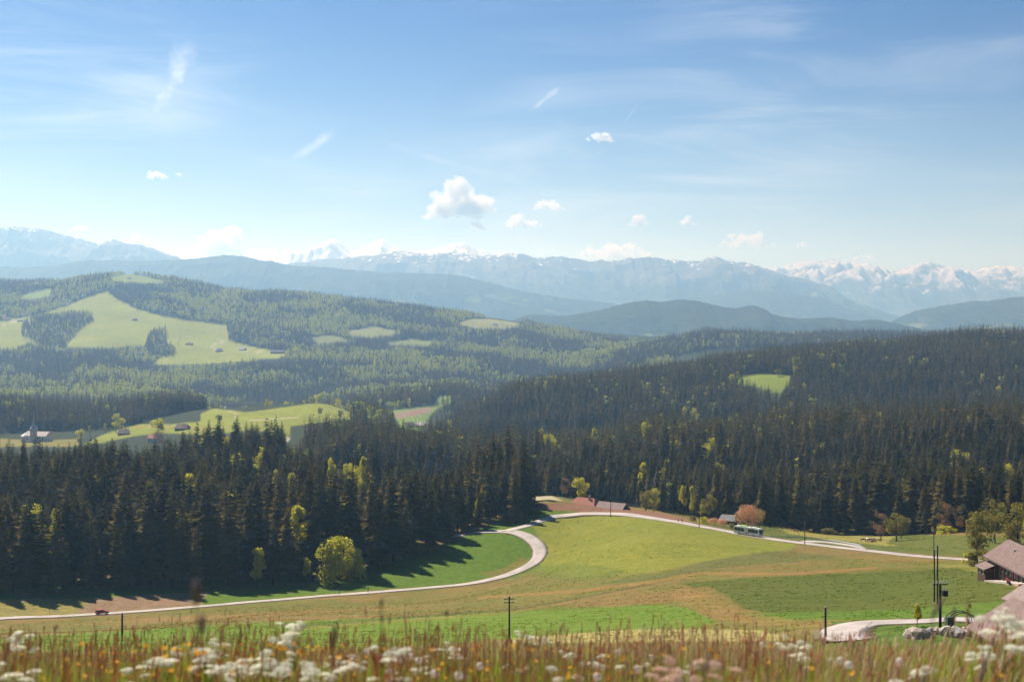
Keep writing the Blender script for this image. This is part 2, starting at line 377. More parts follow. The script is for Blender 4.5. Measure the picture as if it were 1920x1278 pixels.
def ground_colour(px, py, d, x, y):
    n1 = fbm(x/9, y/9, 4, 31); n2 = fbm(x/34, y/34, 4, 37); n3 = fbm(x/3, y/3, 3, 41)
    S = lambda t: np.asarray(t)[:, None]
    c = np.tile(np.array([0.035, 0.045, 0.02]), (len(px), 1))              # forest floor
    def lay(mask, col):
        nonlocal c
        c = c*(1-S(mask)) + S(mask)*np.array(col)
    near = (d > 24) & (d < 760)
    jit = n1*5.0
    inside = lambda poly, soft=2.0, j=1.0, lo=150, hi=760: sstep(-soft, soft, sdf(px, py, poly, 2.2) + jit*j)*((d > lo) & (d < hi))
    # base of the near slope: seeding summer meadow, olive and brown
    base = np.array([0.165, 0.145, 0.040])*(1-S(sstep(-0.12, 0.16, n2))) + S(sstep(-0.12, 0.16, n2))*np.array([0.215, 0.145, 0.055])
    base = base*(1-S(sstep(0.0, 0.25, n1))*0.5) + S(sstep(0.0, 0.25, n1))*0.5*np.array([0.13, 0.155, 0.035])
    c = np.where(S(near), base, c)
    lay(inside([(-400,1090),(420,1085),(700,1060),(760,1045),(860,1010),(935,975),(1010,985),(1030,1010),(1030,1060),(960,1082),(880,1094),(700,1106),(390,1133),(-400,1172)], 2, 0.5, 440, 700), (0.098,0.158,0.020))
    lay(inside([(-400,1130),(150,1121),(390,1108),(378,1137),(150,1150),(-400,1176)], 1.5, 0.3, 420, 560), (0.235,0.20,0.065))
    lay(inside([(178,1121),(388,1111),(376,1132),(290,1141),(140,1150)], 2, 0.4, 420, 560), (0.235,0.155,0.10))
    lay(inside([(900,1074),(940,1085),(985,1062),(990,1050),(978,1046),(940,1066)], 2, 0.6, 500, 600)*0.6, (0.24,0.16,0.05))
    # the grazed bright field under the upper road
    lay(inside([(1000,985),(1040,972),(1110,965),(1200,968),(1300,985),(1400,1006),(1500,1020),(1480,1030),(1390,1040),(1300,1056),(1230,1072),(1150,1078),(1080,1080),(1010,1072),(1018,1040),(1010,1012)], 3, 0.8, 330, 660), CL_MAIN)
    lay(inside([(1000,1058),(1120,1058),(1180,1072),(1080,1088),(1000,1080)], 4, 2.0, 330, 620)*0.6, (0.12,0.15,0.03))
    lay(inside([(1130,1092),(1230,1077),(1330,1050),(1450,1032),(1620,1040),(1500,1052),(1380,1060),(1250,1085),(1160,1098)], 5, 2.0, 330, 560)*0.75, (0.115,0.125,0.04))
    lay(inside([(1275,1092),(1400,1083),(1560,1076),(1700,1070),(1810,1062),(1850,1075),(1900,1098),(1960,1125),(1960,1150),(1700,1152),(1450,1152),(1380,1138),(1320,1112)], 3, 1.5, 200, 480)*0.95, (0.092,0.112,0.022))
    lay(inside([(1370,1146),(1450,1148),(1700,1142),(1960,1120),(1960,1158),(1700,1160),(1500,1164),(1430,1162)], 3, 1.0, 200, 330), (0.105,0.165,0.025))
    lay(inside([(-200,1206),(60,1192),(300,1178),(500,1166),(700,1158),(960,1145),(1240,1133),(1290,1140),(1345,1165),(1300,1178),(1180,1180),(1000,1194),(700,1215),(-200,1225)], 2.5, 0.6, 180, 340), (0.135,0.195,0.028))
    lay(inside([(960,1196),(1100,1185),(1200,1178),(1420,1180),(1500,1200),(960,1206)], 1.5, 0.3, 180, 300), (0.33,0.285,0.11))
    lay(inside([(1330,1098),(1370,1120),(1400,1145),(1480,1160),(1600,1162),(1560,1172),(1420,1175),(1340,1160),(1300,1140),(1250,1120),(1290,1098)], 5, 2.5, 200, 360)*0.55, (0.26,0.165,0.06))
    for pl, w, col, a in (([(560,1172),(960,1142),(1100,1118),(1200,1099),(1290,1085)], 3.0, (0.09,0.075,0.04), 0.55), ([(560,1178),(960,1147),(1100,1122),(1220,1098),(1300,1082)], 2.5, (0.30,0.16,0.07), 0.5),
                          ([(900,1120),(1100,1106),(1220,1090),(1310,1074),(1480,1076),(1640,1064)], 4.0, (0.32,0.165,0.06), 0.6), ([(0,1176),(300,1160),(560,1150),(860,1138)], 4, (0.28,0.165,0.07), 0.35),
                          ([(1500,1033),(1660,1048),(1750,1050)], 4, (0.27,0.17,0.06), 0.4)):
        lay(sstep(w*2.2, w*0.4, linedist(px, py, pl, 2.0)+jit*0.8)*a*((d > 190) & (d < 620)), col)
    # verges, the ploughed strip and the fields behind the upper road
    lay(inside([(985,952),(1090,956),(1075,966),(1000,978),(960,985)], 2, 0.4, 590, 680), (0.12,0.17,0.03))
    lay(inside([(930,940),(1010,943),(1100,944),(1160,948),(1220,957),(1290,973),(1278,981),(1200,969),(1150,965),(1100,961),(1060,956),(930,953)], 1.2, 0.2, 580, 700), (0.235,0.118,0.082))
    lay(inside([(990,945),(1005,931),(1034,929),(1072,946)], 2, 0.3, 690, 790), (0.42,0.36,0.23))
    lay(inside([(1290,975),(1350,978),(1440,985),(1480,985),(1560,1000),(1680,1002),(1860,1005),(1990,1005),(1990,1045),(1800,1043),(1650,1032),(1500,1015),(1400,1000)], 2, 0.6, 440, 720), (0.115,0.13,0.030))
    lay(inside([(1450,986),(1490,988),(1560,1000),(1680,1004),(1660,1018),(1700,1026),(1650,1022),(1560,1012),(1480,1000)], 3, 0.8, 520, 720)*0.9, (0.285,0.24,0.07))
    lay(inside([(1740,1058),(1800,1055),(1850,1070),(1900,1094),(1890,1098),(1830,1072)], 2, 0.6, 260, 440)*0.8, (0.22,0.20,0.05))
    lay(inside([(1560,1165),(1700,1160),(1990,1150),(1990,1210),(1560,1210)], 3, 0.6, 170, 235), (0.095,0.145,0.028))
    stripe = np.sin((y+0.42*x)*2*np.pi/11.0+n2*5)*np.clip(1-d/700, 0, 1)
    c = c*(1+S(stripe*near)*0.10)
    # far meadows
    for poly, lo, hi, col in FARFIELDS:
        k = np.where((d > lo) & (d < hi))[0]
        if len(k):
            s = sstep(-1.5, 1.5, sdf(px[k], py[k], poly, 1.5) + fbm(x[k]/60, y[k]/60, 3, 51)*4); v = (1+fbm(x[k]/120, y[k]/120, 4, 53)*0.5)
            c[k] = c[k]*(1-s[:, None]) + (s*v)[:, None]*np.array(col)
    k = (d > 1900) & (d < 2500)
    lay(inside([(738,776),(775,768),(812,763),(806,772),(775,780),(742,784)], 1.5, 0.0, 1900, 2500), (0.28,0.17,0.14))
    lay(sstep(3, 1, linedist(px, py, [(250,800),(330,800),(400,803)], 2.0))*0.8*((d > 1300) & (d < 1700)), (0.36,0.20,0.05))
    for pl in ([(405,655),(395,648),(418,640)], [(0,612),(20,604),(50,600)], [(440,785),(445,776),(428,770)], [(470,787),(500,786),(560,782)], [(455,655),(500,662),(535,661)]):
        lay(sstep(2.2, 0.8, linedist(px, py, pl, 1.5))*0.8*(d > 1300), (0.45,0.38,0.28))
    lay(sstep(4, 1.5, linedist(px, py, [(540,822),(534,832),(526,848)], 1.0))*((d > 1000) & (d < 1400)), (0.5,0.45,0.4))
    far = d > 6300
    c = np.where(S(far), np.array([0.05,0.065,0.03]), c)
    c = np.where(S(d < 26), np.array([0.11,0.125,0.03]), c)
    return np.clip(c*(1+S(n3)*0.25), 0.005, 1)

def build_ground():
    cols = np.concatenate([[-180,-150,-120,-95,-75,-60,-48,-38,-30,-26], np.degrees(np.arctan((np.arange(-170, 2092, 4)-CX)/F)), [26,30,38,48,60,75,95,120,150]])
    th = np.radians(cols)
    rows_ = np.concatenate([[0.6,1.2,2,2.6], np.geomspace(3.2, 24, 60), np.geomspace(24, 180, 45)[1:], np.geomspace(180, 780, 360)[1:], np.geomspace(780, 8000, 225)[1:], np.geomspace(8000, 60000, 20)[1:]])
    T, D = np.meshgrid(th, rows_)                    # D is distance along the view axis inside the view, radius outside
    rr = D/np.cos(np.clip(T, -TH, TH))
    x = (rr*np.sin(T)).ravel(); y = (rr*np.cos(T)).ravel(); z = terrain(x, y)
    dd = D.ravel(); px = CX+F*np.tan(np.clip(T, -math.radians(26), math.radians(26))).ravel(); py = row(z, dd)
    c = ground_colour(px, py, dd, x, y)
    nr, nc = D.shape; i = np.arange(nr*nc).reshape(nr, nc); r = np.roll(i, -1, axis=1)
    f = np.stack([i[:-1], r[:-1], r[1:], i[1:]], -1).reshape(-1, 4)
    v = np.stack([x, y, z], -1)
    o = mesh_obj('ground', v, f, M_GROUND, smooth=True, cols=c)
    n0 = len(v)
    me = o.data
    return tag(o, 'hilly meadow and forest ground of the valley landscape', kind='structure')
ground = build_ground()

# ---------------------------------------------------------------- far mountain ridges
def ridge_material(name, forest, rock, snow, snow_lo, snow_hi, meadow=None, nscale=0.0028):
    m = newmat(name); N = NT(m.node_tree)
    tc = N.n('ShaderNodeTexCoord'); P = tc.outputs['Object']
    at = N.n('ShaderNodeAttribute', attribute_name='hgt'); h = at.outputs['Fac']
    a = N.noise(P, nscale, 6.0, 0.65); b = N.noise(P, nscale*6, 5.0, 0.65)
    g = N.n('ShaderNodeNewGeometry'); sx = N.n('ShaderNodeSeparateXYZ'); N.l(g.outputs['Normal'], sx.inputs[0])
    c = N.mix(N.ramp(b, 0.35, 0.65), forest, tuple(v*0.55 for v in forest))
    if meadow: c = N.mix(N.m('MULTIPLY', N.ramp(a, 0.56, 0.63), N.ramp(h, 0.85, 0.45)), c, meadow)
    c = N.mix(N.ramp(N.m('ADD', h, N.m('MULTIPLY', N.m('SUBTRACT', a, 0.5), 0.7)), 0.55, 0.75), c, rock)
    if snow:
        q = N.m('ADD', N.m('ADD', h, N.m('MULTIPLY', N.m('SUBTRACT', a, 0.5), 0.9)), N.m('MULTIPLY', N.m('SUBTRACT', b, 0.5), 1.3))
        q = N.m('ADD', q, N.m('MULTIPLY', N.m('SUBTRACT', sx.outputs[2], 0.6), 0.4))
        c = N.mix(N.ramp(q, snow_lo, snow_hi), c, snow)
    d = N.n('ShaderNodeBsdfDiffuse'); N.l(c, d.inputs['Color'])
    o = N.n('ShaderNodeOutputMaterial'); N.l(d.outputs[0], o.inputs['Surface']); return m
M_BLUE = ridge_material('forested_mountain', (0.045,0.06,0.03), (0.05,0.06,0.035), None, 0, 1, (0.16,0.19,0.07))
M_ROCK = ridge_material('rocky_mountain', (0.055,0.07,0.035), (0.13,0.125,0.115), (0.85,0.86,0.9), 1.10, 1.20, (0.13,0.15,0.07))
M_LEFT = ridge_material('limestone_massif', (0.06,0.075,0.04), (0.15,0.145,0.135), (0.85,0.86,0.9), 1.08, 1.22)
M_SNOW = ridge_material('snow_mountain', (0.08,0.09,0.08), (0.12,0.12,0.13), (0.52,0.50,0.53), 0.66, 0.98, nscale=0.0015)
M_ALPS = ridge_material('high_alps', (0.2,0.2,0.22), (0.25,0.25,0.27), (0.9,0.9,0.92), 0.25, 0.5, nscale=0.0015)
def ridge(name, crest, d, depth, base_z, mat, label, amp=0.25, fine=2.0, seed=1, step=2.5, rough=420.0, skew=0.0):
    cp = np.array(crest, float); px = np.arange(cp[0, 0], cp[-1, 0]+step, step)
    cr = np.interp(px, cp[:, 0], cp[:, 1])
    for _ in range(2): cr[1:-1] = 0.25*cr[:-2]+0.5*cr[1:-1]+0.25*cr[2:]
    cr = cr + fbm(px/12, px*0+seed, 5, seed, 0.75)*fine*2.6
    t = np.concatenate([-np.linspace(1, 0, 70)**1.25, np.linspace(0, 1, 14)[1:]])
    PX, T = np.meshgrid(px, t)
    y = d + T*depth; x0 = (PX-CX)*d/F; x = x0 + skew*np.abs(T)*depth
    zc = -(np.tile(cr, (len(t), 1))-HY)*d/F
    a = np.abs(T); spur = ridged(x/rough, y/rough, 5, seed)-0.5
    prof = (1-a)**1.15
    prof = prof + spur*amp*np.sin(np.pi*np.clip(a*1.15, 0, 1))**0.8*np.sqrt(np.clip(prof, 0, 1))
    z = base_z + (zc-base_z)*np.clip(prof, 0, 1.0)
    z = np.where(a < 1e-6, zc, np.minimum(z, zc*0+z))
    nr, nc = PX.shape; i = np.arange(nr*nc).reshape(nr, nc)
    f = np.stack([i[:-1, :-1], i[:-1, 1:], i[1:, 1:], i[1:, :-1]], -1).reshape(-1, 4)
    v = np.stack([x.ravel(), y.ravel(), z.ravel()], -1)
    o = mesh_obj(name, v, f, mat, smooth=True)
    h = o.data.attributes.new('hgt', 'FLOAT', 'POINT')
    h.data.foreach_set('value', np.clip((z-base_z)/(zc.max()-base_z), 0, 1).ravel().astype(np.float32))
    return tag(o, label, kind='structure')
ridge('mountain_ridge', [(930,640),(960,600),(990,590),(1060,592),(1110,585),(1160,572),(1185,566),(1215,563),(1245,566),(1270,561),(1300,562),(1340,572),(1380,578),(1405,572),(1430,576),(1450,590),(1480,595),(1520,597),(1560,595),(1600,601),(1640,599),(1680,606),(1750,620),(1800,645)], 7600, 1100, -260, M_BLUE, 'low blue wooded hills beyond the dark forest ridge', 0.3, 1.6, 3, rough=360)
ridge('mountain_ridge', [(-400,520),(-200,505),(0,500),(60,501),(110,497),(150,489),(200,487),(260,490),(320,487),(370,485),(415,479),(450,479),(490,488),(510,489),(545,498),(600,500),(660,506),(720,511),(780,512),(850,514),(880,520),(930,533),(980,546),(1040,556),(1090,562),(1150,568),(1200,578),(1260,590),(1320,602),(1400,625)], 11800, 2300, -260, M_BLUE, 'long wooded blue ridge behind the meadow hill', 0.35, 1.7, 5, rough=420)
ridge('mountain_ridge', [(1600,650),(1660,612),(1690,592),(1720,581),(1760,574),(1800,568),(1830,563),(1865,563),(1890,558),(1920,556),(2000,552),(2300,560)], 10200, 1800, -260, M_BLUE, 'wooded blue ridge on the right below the snow peaks', 0.35, 1.7, 8, rough=380)
ridge('mountain_ridge', [(1060,620),(1140,585),(1200,572),(1260,560),(1320,556),(1380,549),(1430,545),(1480,548),(1540,560),(1590,578),(1650,596),(1720,625)], 13600, 1300, -260, M_BLUE, 'pale blue foothill below the snow streaked crest', 0.3, 1.3, 12, rough=420)
ridge('mountain_ridge', [(420,560),(500,510),(550,493),(600,486),(650,481),(700,478),(738,471),(770,471),(810,475),(860,475),(905,478),(925,481),(950,472),(975,474),(990,479),(1005,485),(1040,480),(1070,484),(1100,488),(1150,489),(1180,484),(1230,481),(1250,485),(1290,489),(1318,491),(1328,482),(1345,482),(1365,489),(1410,494),(1440,505),(1475,517),(1510,522),(1545,534),(1575,552),(1610,570),(1650,585),(1720,612)], 16000, 2500, -260, M_ROCK, 'long pale mountain crest with snow fields', 0.55, 2.8, 21, rough=620)
ridge('mountain_ridge', [(-400,460),(-200,440),(-60,440),(0,432),(28,425),(40,427),(70,428),(85,429),(110,437),(140,446),(175,454),(186,460),(200,453),(215,447),(235,456),(265,459),(290,467),(310,476),(335,484),(370,498),(420,540)], 15600, 2300, -260, M_LEFT, 'pale rocky massif on the left skyline', 0.7, 3.0, 27, rough=560)
ridge('mountain_ridge', [(1380,540),(1440,510),(1470,498),(1510,490),(1555,486),(1580,489),(1610,494),(1640,503),(1665,512),(1690,503),(1715,496),(1735,492),(1760,499),(1785,508),(1810,512),(1840,504),(1880,500),(1920,505),(2000,498),(2300,510)], 21000, 4000, -260, M_SNOW, 'snow covered alpine range on the right horizon', 0.75, 5.0, 33, rough=700)
ridge('mountain_ridge', [(200,500),(240,470),(256,447),(275,462),(330,480),(430,482),(500,478),(545,474),(575,466),(600,458),(626,446),(645,458),(665,470),(690,460),(714,447),(735,460),(760,471),(800,472),(830,461),(868,454),(900,468),(960,480),(1100,500)], 20500, 2800, -260, M_ALPS, 'faint white high peaks behind the pale crest', 0.6, 2.5, 39, rough=980)

# ---------------------------------------------------------------- roads
M_ROAD = pmat('asphalt_road', (0.46,0.40,0.37), 0.9, 0.08, 0.16, col2=(0.33,0.29,0.27), bump=0.1)
M_VERGE = pmat('road_verge', (0.16,0.135,0.06), 0.95, 0.2, 0.8)
def catmull(P, n):
    P = np.array(P, float); P = np.vstack([2*P[0]-P[1], P, 2*P[-1]-P[-2]]); out = []
    for i in range(1, len(P)-2):
        t = np.linspace(0, 1, n, endpoint=False)[:, None]; a, b, c, d = P[i-1:i+3]
        out.append(0.5*(2*b+(c-a)*t+(2*a-5*b+4*c-d)*t*t+(3*b-a-3*c+d)*t**3))
    out.append(P[-2][None]); return np.vstack(out)
def road_strip(name, ctrl, width, label, mat=None, lift=0.10, skirt=0.5, rag=0.35):
    xy = catmull([((a-CX)*d/F, d, w) for (a, _, d), w in zip(ctrl, width if hasattr(width, '__len__') else [width]*len(ctrl))], 14)
    c = xy[:, :2]; w = xy[:, 2]
    t = np.gradient(c, axis=0); t /= np.linalg.norm(t, axis=1)[:, None]; nrm = np.stack([-t[:, 1], t[:, 0]], -1)
    offs = np.array([-0.5, -0.5, -0.25, 0, 0.25, 0.5, 0.5]); V = []
    edge = fbm(np.arange(len(c))*0.35, c[:, 0]*0, 3, 61)*rag
    for k, o in enumerate(offs):
        q = c + nrm*(o*(w+edge*(abs(o) == 0.5)))[:, None]
        V.append(q)
    Q = np.stack(V, 1); zc = terrain(Q[..., 0], Q[..., 1]); zz = np.maximum(zc, zc.mean(1, keepdims=True)*0.6+zc*0.4) + lift
    zz[:, 0] -= skirt; zz[:, -1] -= skirt
    n, m = zz.shape; i = np.arange(n*m).reshape(n, m)
    f = np.stack([i[:-1, :-1], i[:-1, 1:], i[1:, 1:], i[1:, :-1]], -1).reshape(-1, 4)
    v = np.concatenate([Q, zz[..., None]], -1).reshape(-1, 3)
    o = mesh_obj(name, v, f, mat or M_ROAD, smooth=False)
    bm = bmesh.new(); bm.from_mesh(o.data); bmesh.ops.recalc_face_normals(bm, faces=bm.faces)
    if sum(fc.normal.z for fc in bm.faces) < 0: bmesh.ops.reverse_faces(bm, faces=bm.faces)
    bm.to_mesh(o.data); bm.free()
    return tag(o, label, kind='structure')
road_strip('road', ROAD, [4.6]*9+[4.4,4.2,4.2,4.6,5.0,5.2,5.4,5.6,6,6,5.5,5,5], 'pale asphalt road winding up from the left to the wood')
road_strip('road', ROAD2, [5.5]*4+[6.6,6.8,6.8,6.4,6.2,6,6,6,6,6,5.8,5.6,5.2,5], 'pale asphalt road over the hump past the bus to the farm', lift=0.14)
road_strip('road', ROAD3, [5.5,6,6.5,6.5,6,5.5,5.2,5,5,5], 'pale farm lane bending behind the flowers at the lower right', lift=0.10)
for rd, w, lf in ((ROAD[:-3], 6.6, 0.045), (ROAD2[3:], 8.4, 0.07), (ROAD3, 8.0, 0.05)):
    road_strip('verge', rd, w, 'worn grassy verge along a pale road', M_VERGE, lf, 0.3, 2.6)
road_strip('road', [(1500,1017,521),(1525,1013,530),(1560,1014,529),(1600,1019,516),(1620,1027,497)], [2,7,6,5,2], 'lay-by beside the upper road behind the guard rail', lift=0.07)

# ---------------------------------------------------------------- haze: the air itself
hz = MB().box(-14000, 14000, -2500, 25400, -262, 1200).build('haze', None)
def haze_material():
    m = newmat('valley_haze'); N = NT(m.node_tree)
    v = N.n('ShaderNodeVolumePrincipled'); v.inputs['Color'].default_value = (0.35, 0.625, 1.0, 1); v.inputs['Absorption Color'].default_value = (1, 1, 1, 1); v.inputs['Density'].default_value = HAZE
    v.inputs['Anisotropy'].default_value = 0.5
    o = N.n('ShaderNodeOutputMaterial'); N.l(v.outputs[0], o.inputs['Volume']); return m
HAZE = 0.90e-4
hz.data.materials.append(haze_material()); tag(hz, 'blue morning haze filling the valley air', kind='stuff')

# ---------------------------------------------------------------- tree shapes (unit height, base at 0)
M_SPRUCE = leafmat('spruce_needles', (0.052,0.050,0.018), (0.225,0.175,0.055), 0.36, (0.050,0.055,0.024), tcol=(1.4,1.25,0.6), nscale=2.5)
M_BARK = pmat('spruce_bark', (0.075,0.055,0.042), 0.95, 0.2, 12.0)
M_LEAF = leafmat('spring_leaves', (0.52,0.50,0.075), (0.60,0.54,0.085), 0.55, (0.42,0.45,0.06), nscale=3.0)
M_LEAF_OL = leafmat('olive_leaves', (0.25,0.225,0.07), (0.31,0.26,0.08), 0.45, (0.18,0.18,0.06), nscale=3.0)
M_LEAF_FAR = leafmat('distant_spring_leaves', (0.33,0.38,0.07), (0.50,0.50,0.10), 0.5, (0.24,0.30,0.06), nscale=3.0)
M_LEAF_BUD = leafmat('budding_twigs', (0.30,0.19,0.11), (0.36,0.22,0.12), 0.4, (0.23,0.16,0.09), nscale=3.0, tcol=(1.1,1.0,0.8))
M_LEAF_COP = leafmat('copper_leaves', (0.70,0.42,0.27), (0.74,0.47,0.30), 0.45, (0.55,0.36,0.20), nscale=3.0, tcol=(1.15,1.0,0.8))
M_TRUNK = pmat('broadleaf_bark', (0.10,0.08,0.062), 0.95, 0.2, 10.0)

def spruce_mesh(seed, whorls, per, base=0.16, rad=0.125, curtain=True, ragged=0.25):
    r = np.random.default_rng(seed); V = []; Fc = []
    def tri(a, b, c):
        k = len(V); V.extend([a, b, c]); Fc.append((k, k+1, k+2))
    lean = r.normal(0, 0.006, 2)
    for w in range(whorls):
        h = base + (0.985-base)*(w/(whorls-1))**0.93
        u = (h-base)/(1-base)
        R = rad*((1-u)**0.56*0.96+0.02)*(0.55+0.45*min(1, u*5+0.25))
        n = max(3, int(per*(0.55+0.45*(1-u))+0.5)); a0 = r.uniform(0, 6.28)
        for b in range(n):
            a = a0+6.283*b/n+r.normal(0, 0.22); L = R*r.uniform(1-ragged*1.6, 1+ragged); droop = L*r.uniform(0.25, 0.6)*(1-u*0.8)
            hh = h + r.normal(0, 0.5)*(1-base)/whorls*0.5
            c, s = math.cos(a), math.sin(a); cx, cy_ = lean*h*3
            wd = L*r.uniform(0.30, 0.48)
            p0 = np.array([cx, cy_, hh+0.012]); p1 = np.array([cx+c*L*0.62, cy_+s*L*0.62, hh-droop*0.45]); p2 = np.array([cx+c*L, cy_+s*L, hh-droop*0.80+0.004])
            side = np.array([-s, c, 0])*wd
            dn = np.array([0, 0, -wd*0.35])
            l = p1*0.85+p0*0.15+side+dn; q = p1*0.85+p0*0.15-side+dn
            tri(p0, l, p1); tri(p0, p1, q); tri(l, p2, p1); tri(q, p1, p2)
            if curtain:
                hang = np.array([0, 0, -L*r.uniform(0.22, 0.42)])
                m = p0*0.45+p1*0.55
                if r.uniform() < 0.6: tri(p0*0.6+p1*0.4, m+hang*0.9+side*0.3, p2)
    return np.array(V), np.array(Fc)
def spruce_top(V): return V
def mk(name, V, Fc, mat):
    me = bpy.data.meshes.new(name); me.vertices.add(len(V)); me.vertices.foreach_set('co', V.astype(np.float32).ravel())
    k = Fc.shape[1]; me.loops.add(len(Fc)*k); me.loops.foreach_set('vertex_index', Fc.astype(np.int32).ravel())
    me.polygons.add(len(Fc)); me.polygons.foreach_set('loop_start', np.arange(len(Fc), dtype=np.int32)*k); me.polygons.foreach_set('loop_total', np.full(len(Fc), k, np.int32))
    me.update(calc_edges=True); me.materials.append(mat); return me
def trunk_mesh(name, mat, h, r0, n=7, limbs=0, seed=0):
    mb = MB(); r = random.Random(seed); prev = Vector((0, 0, -0.02)); pr = r0*1.25
    for i in range(1, 6):
        p = Vector((r.uniform(-1, 1)*r0*0.5, r.uniform(-1, 1)*r0*0.5, h*i/5)); q = r0*(1-0.8*i/5)
        mb.tube(prev, p, pr, q, n, cap=(i == 1)); prev, pr = p, q
    for k in range(limbs):
        a = r.uniform(0, 6.28); z = h*r.uniform(0.35, 0.85); L = r.uniform(0.16, 0.30)
        p0 = Vector((0, 0, z)); p1 = p0+Vector((math.cos(a)*L*0.6, math.sin(a)*L*0.6, L*0.45)); p2 = p1+Vector((math.cos(a+0.4)*L*0.6, math.sin(a+0.4)*L*0.6, L*0.55))
        mb.tube(p0, p1, r0*0.45, r0*0.26, 5, cap=False); mb.tube(p1, p2, r0*0.26, r0*0.08, 5, cap=False)
    me = bpy.data.meshes.new(name); me.from_pydata(mb.v, [], mb.f); me.update(); me.materials.append(mat); return me
def crown_mesh(seed, n, leaf, lobes, w=0.32, z0=0.16, shape='round', twiggy=False):
    """crown of many leaf sprays on uneven lobes"""
    r = np.random.default_rng(seed); C = []
    for k in range(lobes):
        a = r.uniform(0, 6.28); u = r.uniform(0, 1)
        zz = z0+0.10+(0.90-z0-0.12)*u
        env = {'round': math.sin(math.pi*min(0.97, max(0.08, (zz-z0)/(1-z0))))**0.6, 'tall': (1-((zz-z0)/(1-z0)))**0.45*0.9+0.1, 'bush': math.cos(math.pi/2*(zz-z0)/(1-z0)*0.92)**0.6}[shape]
        rr = w*env*r.uniform(0.25, 0.78)
        C.append((math.cos(a)*rr, math.sin(a)*rr, zz, w*r.uniform(0.24, 0.44)*(0.5+0.5*env)))
    C = np.array(C); k = r.integers(0, lobes, n); c = C[k]
    dvec = r.normal(size=(n, 3)); dvec /= np.linalg.norm(dvec, axis=1)[:, None]
    rad = c[:, 3]*r.uniform(0.55, 1.08, n)**0.6
    P = c[:, :3] + dvec*rad[:, None]*np.array([1, 1, 0.85]); P[:, 2] = np.clip(P[:, 2], z0*0.8, 1.0)
    nrm = dvec*0.6 + r.normal(size=(n, 3))*0.6 + np.array([0, 0, 0.35]); nrm /= np.linalg.norm(nrm, axis=1)[:, None]
    a = np.cross(nrm, r.normal(size=(n, 3))); a /= np.linalg.norm(a, axis=1)[:, None]; b = np.cross(nrm, a)
    s = leaf*r.uniform(0.6, 1.35, n)[:, None]
    asp = 0.35 if twiggy else 0.62
    V = np.stack([P-a*s, P-b*s*asp-nrm*s*0.12, P+a*s, P+b*s*asp-nrm*s*0.12], 1).reshape(-1, 3)
    Fc = np.arange(n*4).reshape(n, 4)
    return V, Fc
SPR_A = [mk('spruce_crown', *spruce_mesh(100+i, 25, 9, base=(0.10, 0.16, 0.22, 0.12, 0.3, 0.18)[i], rad=(0.165, 0.145, 0.16, 0.18, 0.135, 0.17)[i]), M_SPRUCE) for i in range(6)]
SPR_B = [mk('spruce_crown_mid', *spruce_mesh(200+i, 16, 7, base=0.12, rad=0.15, curtain=True, ragged=0.3), M_SPRUCE) for i in range(5)]
SPR_C = [mk('spruce_crown_far', *spruce_mesh(300+i, 9, 5, base=0.10, rad=0.17, curtain=True, ragged=0.35), M_SPRUCE) for i in range(4)]
TRK_S = trunk_mesh('spruce_trunk', M_BARK, 0.93, 0.0105, 7)
BRD_A = [mk('broadleaf_crown', *crown_mesh(400+i, 2600, 0.022, 22, (0.34, 0.27, 0.30, 0.24)[i], (0.12, 0.16, 0.12, 0.2)[i], ('round', 'tall', 'round', 'tall')[i]), M_LEAF) for i in range(4)]
BRD_F = mk('full_crown', *crown_mesh(418, 4200, 0.026, 34, 0.50, 0.02, 'bush'), M_LEAF)
BRD_O = [mk('olive_crown', *crown_mesh(420+i, 2400, 0.022, 20, 0.36, 0.16, 'round'), M_LEAF_OL) for i in range(2)]
BRD_BUD = [mk('budding_crown', *crown_mesh(430+i, 1500, 0.020, 20, 0.33, 0.14, 'round', True), M_LEAF_BUD) for i in range(2)]
BRD_COP = mk('copper_crown', *crown_mesh(441, 3600, 0.030, 24, 0.72, 0.02, 'bush', True), M_LEAF_COP)
BRD_BUSH = [mk('bush_crown', *crown_mesh(450+i, 900, 0.060, 12, 0.7, 0.02, 'bush'), (M_LEAF_OL, M_LEAF)[i]) for i in range(2)]
BRD_C = [mk('broadleaf_crown_far', *crown_mesh(460+i, 90, 0.085, 8, 0.34, 0.1, ('round', 'tall', 'round')[i]), M_LEAF_FAR) for i in range(3)]
TRK_B = [trunk_mesh('broadleaf_trunk', M_TRUNK, 0.72, 0.020, 8, 9, i) for i in range(3)]

